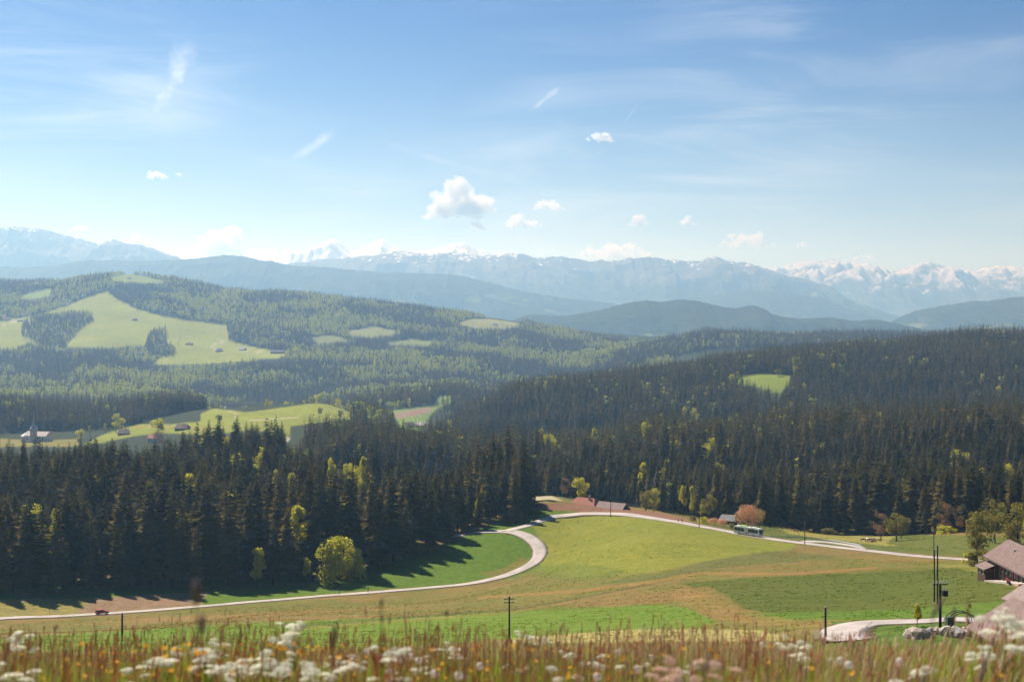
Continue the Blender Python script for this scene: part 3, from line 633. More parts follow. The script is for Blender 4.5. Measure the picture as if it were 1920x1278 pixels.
# ---------------------------------------------------------------- forests: where the woods stand (photo column, distance)
def curve(pts_, px): p = np.array(pts_, float); return np.interp(px, p[:, 0], p[:, 1])
Z1F = [(-80,496),(0,502),(200,522),(380,534),(480,540),(560,546),(640,552),(700,560),(760,575),(850,603),(925,634),(960,640),(1003,646)]
Z1B = [(-80,900),(300,900),(525,900),(545,800),(700,770),(900,745),(985,700),(1003,672)]
Z5F = [(800,1050),(900,960),(960,880),(1010,808),(1100,778),(1200,768),(1300,722),(1370,690),(1460,662),(1560,690),(1650,672),(1750,625),(1850,575),(2000,540)]
ZONES = [ # name, px range, front, back, spacing, tree height, broadleaf share, label
 ('near', -80, 1003, Z1F, Z1B, 7.8, (19, 35), 0.034),
 ('mid', 545, 840, [(545,985),(700,1000),(840,960)], [(545,1060),(600,1190),(720,1260),(840,1200)], 7.2, (22, 30), 0.03),
 ('mid', 652, 765, [(652,1620),(765,1500)], [(652,1860),(765,1900)], 6.5, (20, 27), 0.10),
 ('mid', 360, 530, [(360,900),(530,900)], [(360,960),(530,960)], 7.0, (22, 29), 0.01),
 ('church', -80, 388, [(-80,1610),(150,1612),(270,1650),(388,1760)], [(-80,1860),(388,1880)], 7.0, (22, 29), 0.01),
 ('right', 800, 2000, Z5F, [(800,1300),(2000,1290)], 7.6, (19, 32), 0.026),
 ('ridge', 790, 2000, [(790,1700),(850,1660),(900,1620),(2000,1600)], [(790,1720),(900,1860),(1000,1970),(1100,2030),(1290,2120),(1500,2220),(2000,2280)], 7.6, (20, 28), 0.022),
 ('ridge', 1150, 2000, [(1150,3500),(2000,3600)], [(1150,3900),(2000,4250)], 9.0, (20, 26), 0.04),
 ('hill', -80, 1265, [(-80,2500),(500,2500),(640,2420),(740,2250),(850,2200),(1000,2150),(1265,2400)], [(-80,5200),(600,5080),(980,4900),(1265,4600)], 9.2, (18, 28), 0.20)]
GROVES = [[(42,610),(60,598),(100,592),(130,585),(172,590),(172,604),(150,620),(118,652),(90,655),(70,640),(40,632)],
          [(283,625),(310,618),(312,650),(330,655),(325,668),(285,672),(270,655)],
          [(425,612),(470,606),(512,612),(515,636),(470,640),(428,638)], [(520,620),(572,625),(575,640),(530,640)]]
def place_forest():
    rec = []
    for zi, (nm, p0, p1, fr, bk, sp, hr, share) in enumerate(ZONES):
        dmin = min(q[1] for q in fr); dmax = max(q[1] for q in bk)
        x0, x1 = min((p0-CX)*dmin/F, (p0-CX)*dmax/F), max((p1-CX)*dmin/F, (p1-CX)*dmax/F)
        gx, gy = np.meshgrid(np.arange(x0, x1, sp), np.arange(dmin, dmax, sp))
        gx = gx.ravel()+rng.uniform(-0.42, 0.42, gx.size)*sp; gy = gy.ravel()+rng.uniform(-0.42, 0.42, gy.size)*sp
        px = CX+gx*F/gy
        k = (px > p0) & (px < p1) & (gy > curve(fr, px)) & (gy < curve(bk, px)); gx, gy, px = gx[k], gy[k], px[k]
        z = terrain(gx, gy); py = row(z, gy)
        h = rng.uniform(hr[0], hr[1], len(gx))*(0.92+0.95*fbm(gx/60, gy/60, 3, 71))*np.where(rng.uniform(size=len(gx)) < 0.10, 0.68, 1.0)
        keep = np.ones(len(gx), bool)
        if nm in ('hill', 'ridge', 'mid', 'church', 'right'):
            for poly, lo, hi, _ in FARFIELDS:
                keep &= ~((gy > lo) & (gy < hi) & inpoly(px, py, poly))
                if nm != 'right': keep &= ~((gy < hi) & (gy > lo*0.8) & inpoly(px, py-h*F/gy*0.55, poly))
            # keep the view onto the meadows open: nothing tall just below their lower rim
        grove = np.zeros(len(gx), bool)
        if nm in ('hill', 'ridge'):
            for poly in GROVES: grove |= inpoly(px, py, poly)
            keep |= grove
        if nm == 'hill':
            keep &= (rng.uniform(size=len(gx)) < 0.93)
        bn = fbm(gx/160, gy/160, 4, 77)
        sh = share*np.clip(1+bn*13, 0.03, 3.6)
        sh = np.where(grove, 0.12, sh)
        brd = rng.uniform(size=len(gx)) < sh
        h = np.where(brd, h*0.80, h)
        rec.append(np.stack([gx, gy, z, h, px, py, brd, np.full(len(gx), zi)], -1)[keep])
    R = np.concatenate(rec); R = R[np.argsort(R[:, 1])]
    # leave out the trees of which the photo shows nothing (wholly behind nearer ones)
    nb = 620; hor = np.full(nb, 2000.0); vis = np.zeros(len(R))
    b = ((R[:, 4]+120)/4).astype(int)
    hpx = R[:, 3]*F/R[:, 1]; top = R[:, 5]-hpx; hw = np.maximum(0.6, hpx*0.10/4)
    for i in range(len(R)):
        c = min(max(b[i], 0), nb-1); w = int(hw[i]*0.5+0.5); lo, hi = max(0, c-w), min(nb, c+w+1)
        cur = hor[lo:hi].min() if w else hor[c]
        vis[i] = min(hpx[i], cur-top[i])
        mid = top[i]+hpx[i]*0.42
        if mid < hor[c]:
            hor[lo:hi] = np.minimum(hor[lo:hi], mid)
    keep = vis > -14
    return R[keep], vis[keep]
TREES, TVIS = place_forest()
print('trees', len(TREES), np.bincount(TREES[:, 7].astype(int)))
def add_tree(crown, trunk, loc, h, wid, rz, name, label, group, tilt=0.0, cat='tree'):
    o = thing(name, label, cat, loc, rz, group); o.scale = (h*wid, h*wid, h); o.rotation_euler = (tilt, tilt*0.6, rz)
    c = bpy.data.objects.new('crown', crown); link(c, o)
    if trunk is not None:
        t = bpy.data.objects.new('trunk', trunk); link(t, o)
    return o
ZN = [z[0] for z in ZONES]
LBL = {'near': ('dark spruce in the near forest left of the winding road', 'spruces of the near left forest'),
       'mid': ('dark spruce in the wood beyond the near left forest', 'spruces of the middle wood'),
       'right': ('dark spruce in the forest behind the upper road and the bus', 'spruces of the right forest'),
       'church': ('dark spruce in the forest behind the white church', 'spruces behind the church')}
sp_i = np.where(TREES[:, 6] < 0.5)[0]; big = sp_i[np.argsort(-TVIS[sp_i])][:300]; big = [i for i in big if ZN[int(TREES[i, 7])] in LBL]
bl_i = np.where(TREES[:, 6] > 0.5)[0]; bbig = bl_i[np.argsort(-TVIS[bl_i])][:130]
used = np.zeros(len(TREES), bool)
def where_left(px):
    for lim, w in ((110, 'at the left border'), (260, 'above the red car'), (390, 'above the ploughed patch'), (540, 'behind the slim yellow green tree'), (690, 'behind the large rounded bright tree'), (800, 'right of the large rounded bright tree'), (900, 'left of the road junction'), (1100, 'beside the road junction')):
        if px < lim: return w
def where_right(px):
    for lim, w in ((1010, 'left of the red roofed farmhouse'), (1200, 'behind the red roofed farmhouse'), (1340, 'above the upper walkers'), (1460, 'behind the copper tree'), (1620, 'behind the lay-by'), (1740, 'behind the cows'), (2200, 'behind the willow and the farm')):
        if px < lim: return w
def spruce_label(zone, px, d, h):
    size = 'tall' if h > 28.5 else 'middling' if h > 24 else 'short'
    if zone == 'near':
        rowp = 'front edge' if d-curve(Z1F, px) < 22 else 'inner part'
        return size+' dark spruce, '+rowp+' of left forest, '+where_left(px), 'spruces of the left forest '+where_left(px)+', '+rowp+', '+size
    if zone == 'right':
        rowp = 'front edge' if d-curve(Z5F, px) < 28 else 'inner part'
        return size+' dark spruce, '+rowp+' of right forest, '+where_right(px), 'spruces of the right forest '+where_right(px)+', '+rowp+', '+size
    return LBL[zone]
for i in big:
    x, y, z, h, px, py, _, zi = TREES[i]; lb, gp = spruce_label(ZN[int(zi)], px, y, h); used[i] = True
    add_tree(SPR_A[i % 6], TRK_S, (x, y, z-0.3), h, rnd.uniform(0.95, 1.4), rnd.uniform(0, 6.28), 'spruce_tree', lb, gp, rnd.uniform(-0.02, 0.02))
LBLB = {'near': ('small bright green broadleaf tree among the spruces of the left forest', 'broadleaf trees inside the left forest'),
        'mid': ('yellow green broadleaf tree in the wood beyond the left forest', 'broadleaf trees in the middle wood'),
        'church': ('yellow green broadleaf tree in the forest behind the church', 'broadleaf trees behind the church'),
        'right': ('yellow green broadleaf tree among the spruces of the right forest', 'broadleaf trees inside the right forest'),
        'ridge': ('yellow green broadleaf tree on the dark wooded ridge at the right', 'broadleaf trees on the right ridge'),
        'hill': ('pale green broadleaf tree on the wooded hillside at the left', 'broadleaf trees on the left hillside')}
for i in bbig:
    x, y, z, h, px, py, _, zi = TREES[i]; lb, gp = LBLB[ZN[int(zi)]]; used[i] = True
    if ZN[int(zi)] == 'near': w_ = where_left(px); lb = 'small bright broadleaf tree among the spruces '+w_; gp = 'broadleaf trees of the left forest '+w_
    elif ZN[int(zi)] == 'right': w_ = where_right(px); lb = 'yellow green broadleaf tree in the right forest '+w_; gp = 'broadleaf trees of the right forest '+w_
    elif ZN[int(zi)] == 'ridge': w_ = ('left of' if px < 1350 else 'around' if px < 1490 else 'right of')+' the green clearing'; lb = 'yellow green broadleaf tree on the wooded right ridge '+w_; gp = 'broadleaf trees on the right ridge '+w_
    elif ZN[int(zi)] == 'hill': w_ = 'below the wide meadow' if px < 560 else 'right of the wide meadow' if px < 850 else 'below the ridge meadow'; lb = 'pale green broadleaf tree on the left wooded hillside '+w_; gp = 'broadleaf trees on the left hillside '+w_
    add_tree(BRD_A[i % 4], TRK_B[i % 3], (x, y, z-0.3), h, rnd.uniform(0.55, 0.85), rnd.uniform(0, 6.28), 'broadleaf_tree', lb, gp)

def hidden_source(name, me):
    o = bpy.data.objects.new(name, me); return o
def stuff_forest(name, label, idx, meshes, wid=(1.0, 1.4)):
    """the mass of the wood: tree shapes set on points"""
    srcs = bpy.data.collections.new(name+'_shapes')
    for k, me in enumerate(meshes): srcs.objects.link(bpy.data.objects.new('shape', me))
    T = TREES[idx]; me = bpy.data.meshes.new(name); me.vertices.add(len(T))
    co = T[:, :3].copy(); co[:, 2] -= 0.3; me.vertices.foreach_set('co', co.astype(np.float32).ravel())
    w = rng.uniform(wid[0], wid[1], len(T)); sc = np.stack([T[:, 3]*w, T[:, 3]*w, T[:, 3]], -1)
    me.attributes.new('size', 'FLOAT_VECTOR', 'POINT').data.foreach_set('vector', sc.astype(np.float32).ravel())
    rt = np.zeros((len(T), 3)); rt[:, 2] = rng.uniform(0, 6.28, len(T)); rt[:, :2] = rng.normal(0, 0.02, (len(T), 2))
    me.attributes.new('turn', 'FLOAT_VECTOR', 'POINT').data.foreach_set('vector', rt.astype(np.float32).ravel())
    me.attributes.new('pick', 'INT', 'POINT').data.foreach_set('value', rng.integers(0, len(meshes), len(T)).astype(np.int32))
    o = link(bpy.data.objects.new(name, me)); tag(o, label, kind='stuff')
    ng = bpy.data.node_groups.new(name, 'GeometryNodeTree')
    ng.interface.new_socket('Geometry', in_out='INPUT', socket_type='NodeSocketGeometry'); ng.interface.new_socket('Geometry', in_out='OUTPUT', socket_type='NodeSocketGeometry')
    gi = ng.nodes.new('NodeGroupInput'); go = ng.nodes.new('NodeGroupOutput')
    ip = ng.nodes.new('GeometryNodeInstanceOnPoints'); ci = ng.nodes.new('GeometryNodeCollectionInfo'); ci.inputs['Collection'].default_value = srcs
    ci.inputs['Separate Children'].default_value = True; ci.inputs['Reset Children'].default_value = True
    def at(nm, ty):
        n = ng.nodes.new('GeometryNodeInputNamedAttribute'); n.data_type = ty; n.inputs['Name'].default_value = nm; return n.outputs['Attribute']
    L = ng.links.new
    L(gi.outputs[0], ip.inputs['Points']); L(ci.outputs[0], ip.inputs['Instance']); ip.inputs['Pick Instance'].default_value = True
    L(at('pick', 'INT'), ip.inputs['Instance Index']); L(at('size', 'FLOAT_VECTOR'), ip.inputs['Scale'])
    e2r = ng.nodes.new('FunctionNodeEulerToRotation'); L(at('turn', 'FLOAT_VECTOR'), e2r.inputs[0]); L(e2r.outputs[0], ip.inputs['Rotation'])
    L(ip.outputs[0], go.inputs[0])
    md = o.modifiers.new('wood', 'NODES'); md.node_group = ng
    return o
zi = TREES[:, 7].astype(int); zn = np.array(ZN)[zi]; isb = TREES[:, 6] > 0.5
nearz = np.isin(zn, ['near']); midz = np.isin(zn, ['mid', 'church', 'right'])
stuff_forest('spruce_forest', 'rest of the dense dark spruce forest on the near slopes', np.where(~used & ~isb & (nearz | midz) & (TREES[:, 1] < 1000))[0], SPR_A)
stuff_forest('spruce_forest', 'dark spruce forest of the middle distance', np.where(~used & ~isb & (nearz | midz) & (TREES[:, 1] >= 1000))[0], SPR_B)
stuff_forest('spruce_forest', 'hazy spruce forest on the far hill and ridges', np.where(~used & ~isb & ~(nearz | midz))[0], SPR_B, (1.0, 1.35))
stuff_forest('broadleaf_wood', 'light green broadleaf trees mixed through the far woods', np.where(~used & isb)[0], BRD_C, (0.8, 1.15))

# ---------------------------------------------------------------- single trees and shrubs
def big_tree(px, d, h, wid, crown, trunk, name, label, group=None, rz=None, dz=0.0):
    p = pt(px, d); p.z -= 0.2+dz
    return add_tree(crown, trunk, p, h, wid, rnd.uniform(0, 6.28) if rz is None else rz, name, label, group)
T0, T1, T2 = TRK_B
big_tree(628, 541, 19, 1.0, BRD_F, T0, 'broadleaf_tree', 'large rounded bright green tree at the lower edge of the left forest')
big_tree(662, 546, 14, 0.8, BRD_F, T1, 'broadleaf_tree', 'darker green tree close on the right of the large rounded one')
big_tree(482, 535, 17, 0.95, BRD_A[1], T1, 'broadleaf_tree', 'slim yellow green tree at the forest edge left of the large rounded tree')
big_tree(575, 540, 12, 0.8, BRD_A[3], T2, 'broadleaf_tree', 'small loose green tree between the slim and the large rounded tree')
big_tree(57, 560, 27, 0.8, BRD_A[2], T0, 'broadleaf_tree', 'round topped yellow green tree in the forest near the left edge')
big_tree(25, 512, 18, 0.75, BRD_BUD[0], T1, 'budding_tree', 'brown budding tree in the dark forest at the left edge')
big_tree(355, 640, 31, 0.62, BRD_A[1], T2, 'broadleaf_tree', 'tall yellow green tree standing out in the middle of the left forest')
big_tree(362, 600, 20, 0.6, BRD_A[3], T1, 'broadleaf_tree', 'lower yellow green tree right under the tall one in the left forest')
big_tree(620, 690, 33, 0.42, BRD_A[3], T0, 'broadleaf_tree', 'narrow golden tree rising between the spruces left of the wood gap')
big_tree(682, 700, 33, 0.35, BRD_A[1], T1, 'broadleaf_tree', 'thin golden tree crown peeping between two spruce tops')
big_tree(553, 620, 20, 0.45, BRD_A[1], T2, 'broadleaf_tree', 'small pale green tree deep between the spruces of the left forest')
big_tree(442, 590, 17, 0.4, BRD_A[3], T2, 'broadleaf_tree', 'thin light green tree in the shade of the left forest')
big_tree(296, 1380, 25, 1.05, BRD_A[0], T0, 'broadleaf_tree', 'large rounded green tree in the field behind the left forest')
big_tree(303, 1330, 17, 0.9, BRD_BUD[1], T1, 'budding_tree', 'brownish tree below the large rounded field tree')
big_tree(217, 1560, 22, 0.85, BRD_A[2], T1, 'broadleaf_tree', 'green tree pair crown at the forest edge right of the church')
big_tree(228, 1565, 17, 0.8, BRD_A[0], T1, 'broadleaf_tree', 'lower green tree leaning on the pair crown right of the church')
big_tree(197, 1540, 13, 0.7, BRD_A[3], T1, 'broadleaf_tree', 'small yellow tree between the church and the green tree pair')
big_tree(168, 1520, 12, 0.7, BRD_A[1], T2, 'broadleaf_tree', 'small yellow tree nearest to the church on its right')
big_tree(150, 1400, 17, 1.0, BRD_A[0], T2, 'broadleaf_tree', 'dull green round tree before the field right of the church')
big_tree(412, 1500, 9, 1.5, BRD_O[0], T0, 'broadleaf_tree', 'lone dark round tree on the green hill below the farm')
big_tree(600, 1620, 10, 1.1, BRD_O[1], T1, 'broadleaf_tree', 'dark round tree on the middle of the green hill')
big_tree(638, 1640, 10, 1.0, BRD_O[0], T2, 'broadleaf_tree', 'dark tree on the right flank of the green hill')
big_tree(1460, 1880, 11, 1.6, BRD_O[1], T0, 'broadleaf_tree', 'lone tree on the rim of the green forest clearing')
for k, px in enumerate((392, 405, 448, 462, 486, 500, 507, 522, 536, 548, 570, 582, 596, 622, 634, 652)):
    big_tree(px, 1900+rnd.uniform(-25, 25) if px < 560 else 1850+rnd.uniform(-10, 40), rnd.uniform(11, 20), rnd.uniform(0.75, 1.1), BRD_A[k % 4], TRK_B[k % 3], 'broadleaf_tree', 'pale green tree, number %s from the left in the row on the green hill crest' % ('one two three four five six seven eight nine ten eleven twelve thirteen fourteen fifteen sixteen'.split()[k]), 'tree row on the green hill crest')
big_tree(1088, 745, 15, 0.95, BRD_A[0], T0, 'broadleaf_tree', 'yellow green tree right behind the red roofed farmhouse')
big_tree(1060, 760, 12, 0.8, BRD_BUD[0], T1, 'budding_tree', 'bare reddish tree left of the red roofed farmhouse')
big_tree(1211, 690, 13, 1.2, BRD_O[0], T0, 'broadleaf_tree', 'wide olive tree right of the grey barn roof beyond the hump')
big_tree(1226, 715, 14, 0.9, BRD_A[2], T1, 'broadleaf_tree', 'light green tree behind the wide olive one')
big_tree(1207, 800, 27, 0.55, BRD_A[1], T2, 'broadleaf_tree', 'tall light green tree in the forest above the wide olive one')
big_tree(1281, 700, 17, 0.6, BRD_A[3], T0, 'broadleaf_tree', 'left one of two slim bright trees above the road bend')
big_tree(1297, 690, 17, 0.5, BRD_A[1], T1, 'broadleaf_tree', 'right one of two slim bright trees above the road bend')
big_tree(1330, 690, 14, 0.8, BRD_O[1], T1, 'broadleaf_tree', 'loose olive tree between the slim bright trees and the shed')
big_tree(1316, 620, 8, 0.9, BRD_A[3], T2, 'broadleaf_tree', 'small greenish tree close behind the pole left of the shed')
big_tree(1403, 585, 10, 1.0, BRD_COP, T1, 'copper_tree', 'wide copper coloured tree behind the bus')
big_tree(1424, 605, 9, 0.9, BRD_O[0], T0, 'broadleaf_tree', 'olive tree half hidden behind the copper one')
for k, (px, d, h, w, cm, lb) in enumerate(((1318, 588, 3.0, 1.3, BRD_BUSH[1], 'yellow green bush by the road left of the shed'), (1297, 597, 2.4, 1.4, BRD_BUSH[0], 'olive bush at the end of the ploughed strip'),
        (1338, 583, 3.2, 1.5, BRD_COP, 'low copper bush between the pole and the shed'), (1354, 577, 3.4, 1.2, BRD_COP, 'low copper bush right in front of the shed'), (1372, 569, 2.6, 1.0, BRD_BUSH[0], 'small olive bush left of the copper tree'),
        (1838, 388, 5.0, 1.1, BRD_BUSH[0], 'dark olive bush at the foot of the willow'), (1852, 372, 4.6, 1.0, BRD_BUSH[0], 'dark olive bush against the farmhouse end'), (1820, 420, 3.5, 1.2, BRD_BUSH[1], 'green bush left of the willow beside the road'),
        (1775, 600, 4.0, 2.0, BRD_BUSH[1], 'green shrub below the brown trees at the pasture end'), (1555, 672, 4.0, 1.6, BRD_BUSH[0], 'olive shrub at the forest foot above the lay-by'))):
    p = pt(px, d); p.z -= 0.15
    add_tree(cm, None, p, h, w, rnd.uniform(0, 6), 'shrub', lb, None, cat='shrub')
big_tree(1652, 592, 12.5, 0.95, BRD_BUD[0], T0, 'budding_tree', 'red brown budding tree left of the cow pasture pair')
big_tree(1681, 572, 12.5, 1.2, BRD_O[1], T1, 'broadleaf_tree', 'wide golden olive tree standing beside the cows')
big_tree(1690, 600, 10, 1.1, BRD_O[0], T2, 'broadleaf_tree', 'lower olive tree behind the golden one beside the cows')
big_tree(1772, 610, 15, 0.85, BRD_BUD[1], T0, 'budding_tree', 'grey brown budding tree between the pasture and the willow')
big_tree(1800, 600, 13, 0.7, BRD_BUD[0], T2, 'budding_tree', 'thin brown tree just left of the willow')
big_tree(1832, 405, 17, 0.85, BRD_O[0], T1, 'willow_tree', 'tall drooping olive willow left of the farmhouse')
big_tree(1866, 500, 17, 0.7, BRD_O[1], T0, 'broadleaf_tree', 'dull green tree behind the ridge of the farmhouse')
big_tree(1908, 440, 19, 0.9, BRD_O[1], T2, 'broadleaf_tree', 'olive tree behind the farmhouse at the right edge')
big_tree(1945, 420, 18, 0.9, BRD_A[2], T1, 'broadleaf_tree', 'green tree behind the farmhouse just at the picture border')
big_tree(1720, 205, 3.9, 0.75, BRD_A[3], T2, 'young_tree', 'thin young tree with yellow leaves beside the farm lane')
big_tree(1815, 203, 4.3, 0.5, BRD_BUD[1], T2, 'young_tree', 'bare young tree by the farm lane near the arches')
big_tree(985, 641, 31, 1.15, SPR_A[3], TRK_S, 'spruce_tree', 'broad lone spruce at the right tip of the left forest')
big_tree(966, 632, 29, 1.0, SPR_A[0], TRK_S, 'spruce_tree', 'second spruce from the right tip of the left forest')
big_tree(780, 1880, 14, 0.9, SPR_B[0], TRK_S, 'spruce_tree', 'single small spruce in the valley field beside the houses')
big_tree(337, 4000, 17, 1.2, SPR_C[0], None, 'spruce_tree', 'upper single spruce on the wide left meadow'); big_tree(334, 3900, 17, 1.2, SPR_C[1], None, 'spruce_tree', 'lower single spruce on the wide left meadow')

# ---------------------------------------------------------------- buildings
M_TIMBER = pmat('weathered_timber', (0.115,0.062,0.042), 0.85, 0.25, 2.0)
M_TIMBER_D = pmat('dark_timber', (0.05,0.034,0.026), 0.9, 0.25, 2.0)
M_TILE = pmat('red_brown_tile', (0.235,0.160,0.145), 0.85, 0.12, 1.2, col2=(0.175,0.118,0.108), bump=0.3)
M_TILE_R = pmat('red_tile', (0.42,0.165,0.12), 0.85, 0.12, 1.2, col2=(0.32,0.13,0.10), bump=0.3)
M_TILE_G = pmat('grey_pink_tile', (0.31,0.23,0.215), 0.85, 0.12, 1.2, col2=(0.24,0.18,0.17), bump=0.3)
M_SLATE = pmat('grey_slate', (0.24,0.235,0.24), 0.7, 0.1, 1.0)
M_PALE = pmat('pale_tile', (0.60,0.51,0.45), 0.8, 0.08, 0.8)
M_WHITE = pmat('white_render', (0.74,0.72,0.68), 0.85, 0.06, 0.6)
M_CREAM = pmat('cream_render', (0.60,0.52,0.40), 0.85, 0.08, 0.6)
M_STONE = pmat('pale_stone', (0.50,0.44,0.39), 0.9, 0.12, 1.5, bump=0.4)
M_GLASS = pmat('window_glass', (0.03,0.035,0.045), 0.15, 0.1, 1.0, spec=0.6)
M_CONC = pmat('concrete', (0.52,0.43,0.38), 0.9, 0.08, 1.0)
M_SHUT = pmat('green_shutter', (0.07,0.10,0.07), 0.7, 0.1, 3.0)
M_REDP = pmat('red_paint', (0.42,0.03,0.03), 0.5, 0.1, 4.0)
M_IRON = pmat('dark_iron', (0.04,0.04,0.045), 0.55, 0.1, 6.0, metal=0.4)
M_POLE = pmat('tarred_pole', (0.055,0.042,0.033), 0.9, 0.25, 3.0)
M_ZINC = pmat('galvanised_steel', (0.62,0.63,0.64), 0.4, 0.08, 2.0, metal=0.5)
M_PORC = pmat('porcelain', (0.72,0.72,0.70), 0.3, 0.05, 3.0)

def roof_part(parent, L, W, eave, rise, over, mat, hip=0.0, thick=0.22, half=0.0, courses=True):
    """pitched roof along x with overhang; hip = length of the hipped ends"""
    a, b = L/2+over, W/2+over; s = rise/(W/2); z0 = eave-over*s
    def shell(dz): return [(-a,-b,z0+dz),(a,-b,z0+dz),(a,b,z0+dz),(-a,b,z0+dz),(-a+hip,0,eave+rise+dz),(a-hip,0,eave+rise+dz)]
    top = shell(0); bot = shell(-thick)
    f = [(0,1,5,4),(2,3,4,5),(3,0,4),(1,2,5)] if hip > 0 else [(0,1,5,4),(2,3,4,5)]
    mb = MB(); mb.add(top+bot, f+[tuple(6+i for i in q[::-1]) for q in f])
    rim = [(0,1),(1,2),(2,3),(3,0)] if hip > 0 else [(0,1),(1,5),(5,2),(2,3),(3,4),(4,0)]
    mb.add(top+bot, [(i, 6+i, 6+j, j) for i, j in rim])
    return mb.build('roof', mat, parent)
def walls_part(parent, L, W, h, rise, mat, hip=0.0, drop=2.5):
    o = [(-W/2, -drop), (W/2, -drop), (W/2, h)] + ([(0, h+rise-0.25)] if hip <= 0 else []) + [(-W/2, h)]
    n = len(o); v = [(-L/2, y, z) for y, z in o]+[(L/2, y, z) for y, z in o]
    return MB().add(v, [tuple(range(n)), tuple(range(2*n-1, n-1, -1))]+[(i, n+i, n+(i+1) % n, (i+1) % n) for i in range(n)]).build('wall', mat, parent)
def window(parent, x, y, z, w, h, ny=-1, along='x', mat=None):
    """window set 3 cm proud on a wall facing -y/+y (along x) or -x/+x (along y)"""
    t = 0.06; fr = MB(); gl = MB(); e = 0.09
    if along == 'x':
        y0, y1 = sorted((y, y+ny*t)); fr.box(x-w/2, x+w/2, y0, y1, z-h/2, z+h/2); yg = sorted((y+ny*t, y+ny*(t+0.012)))
        gl.box(x-w/2+e, x-0.03, *yg, z-h/2+e, z+h/2-e); gl.box(x+0.03, x+w/2-e, *yg, z-h/2+e, z+h/2-e)
    else:
        x0, x1 = sorted((x, x+ny*t)); fr.box(x0, x1, y-w/2, y+w/2, z-h/2, z+h/2); xg = sorted((x+ny*t, x+ny*(t+0.012)))
        gl.box(*xg, y-w/2+e, y-0.03, z-h/2+e, z+h/2-e); gl.box(*xg, y+0.03, y+w/2-e, z-h/2+e, z+h/2-e)
    f = fr.build('window', mat or M_WHITE, parent); gl.build('pane', M_GLASS, f); return f
def house(name, label, loc, rz, L, W, h, rise, wall_m, roof_m, hip=0.0, over=1.0, rows=((1.6, 4),), chim=True, cat='house', end_windows=2):
    t = thing(name, label, cat, loc, rz)
    walls_part(t, L, W, h, rise, wall_m, hip); r = roof_part(t, L, W, h, rise, over, roof_m, hip)
    if chim: MB().box(L*0.12, L*0.12+0.8, -0.9, -0.2, h+rise*0.55, h+rise+1.1).box(L*0.12-0.1, L*0.12+0.9, -1.0, -0.1, h+rise+1.1, h+rise+1.25).build('chimney', M_STONE, r)
    for z, n in rows:
        if z+0.6 > h: continue
        for k in range(n):
            x = -L/2+L*(k+0.5)/n
            window(t, x, -W/2, z, 1.0, 1.2); window(t, x, W/2, z, 1.0, 1.2, 1)
        for k in range(end_windows):
            y = -W/2+W*(k+0.5)/end_windows
            window(t, -L/2, y, z, 0.95, 1.15, -1, 'y'); window(t, L/2, y, z, 0.95, 1.15, 1, 'y')
    d = MB().box(L*0.30, L*0.30+1.1, -W/2-0.05, -W/2, 0.0, 2.1).build('door', M_TIMBER_D, t)
    MB().box(L*0.30+0.85, L*0.30+0.95, -W/2-0.09, -W/2-0.05, 1.0, 1.1).build('handle', M_ZINC, d)
    return t

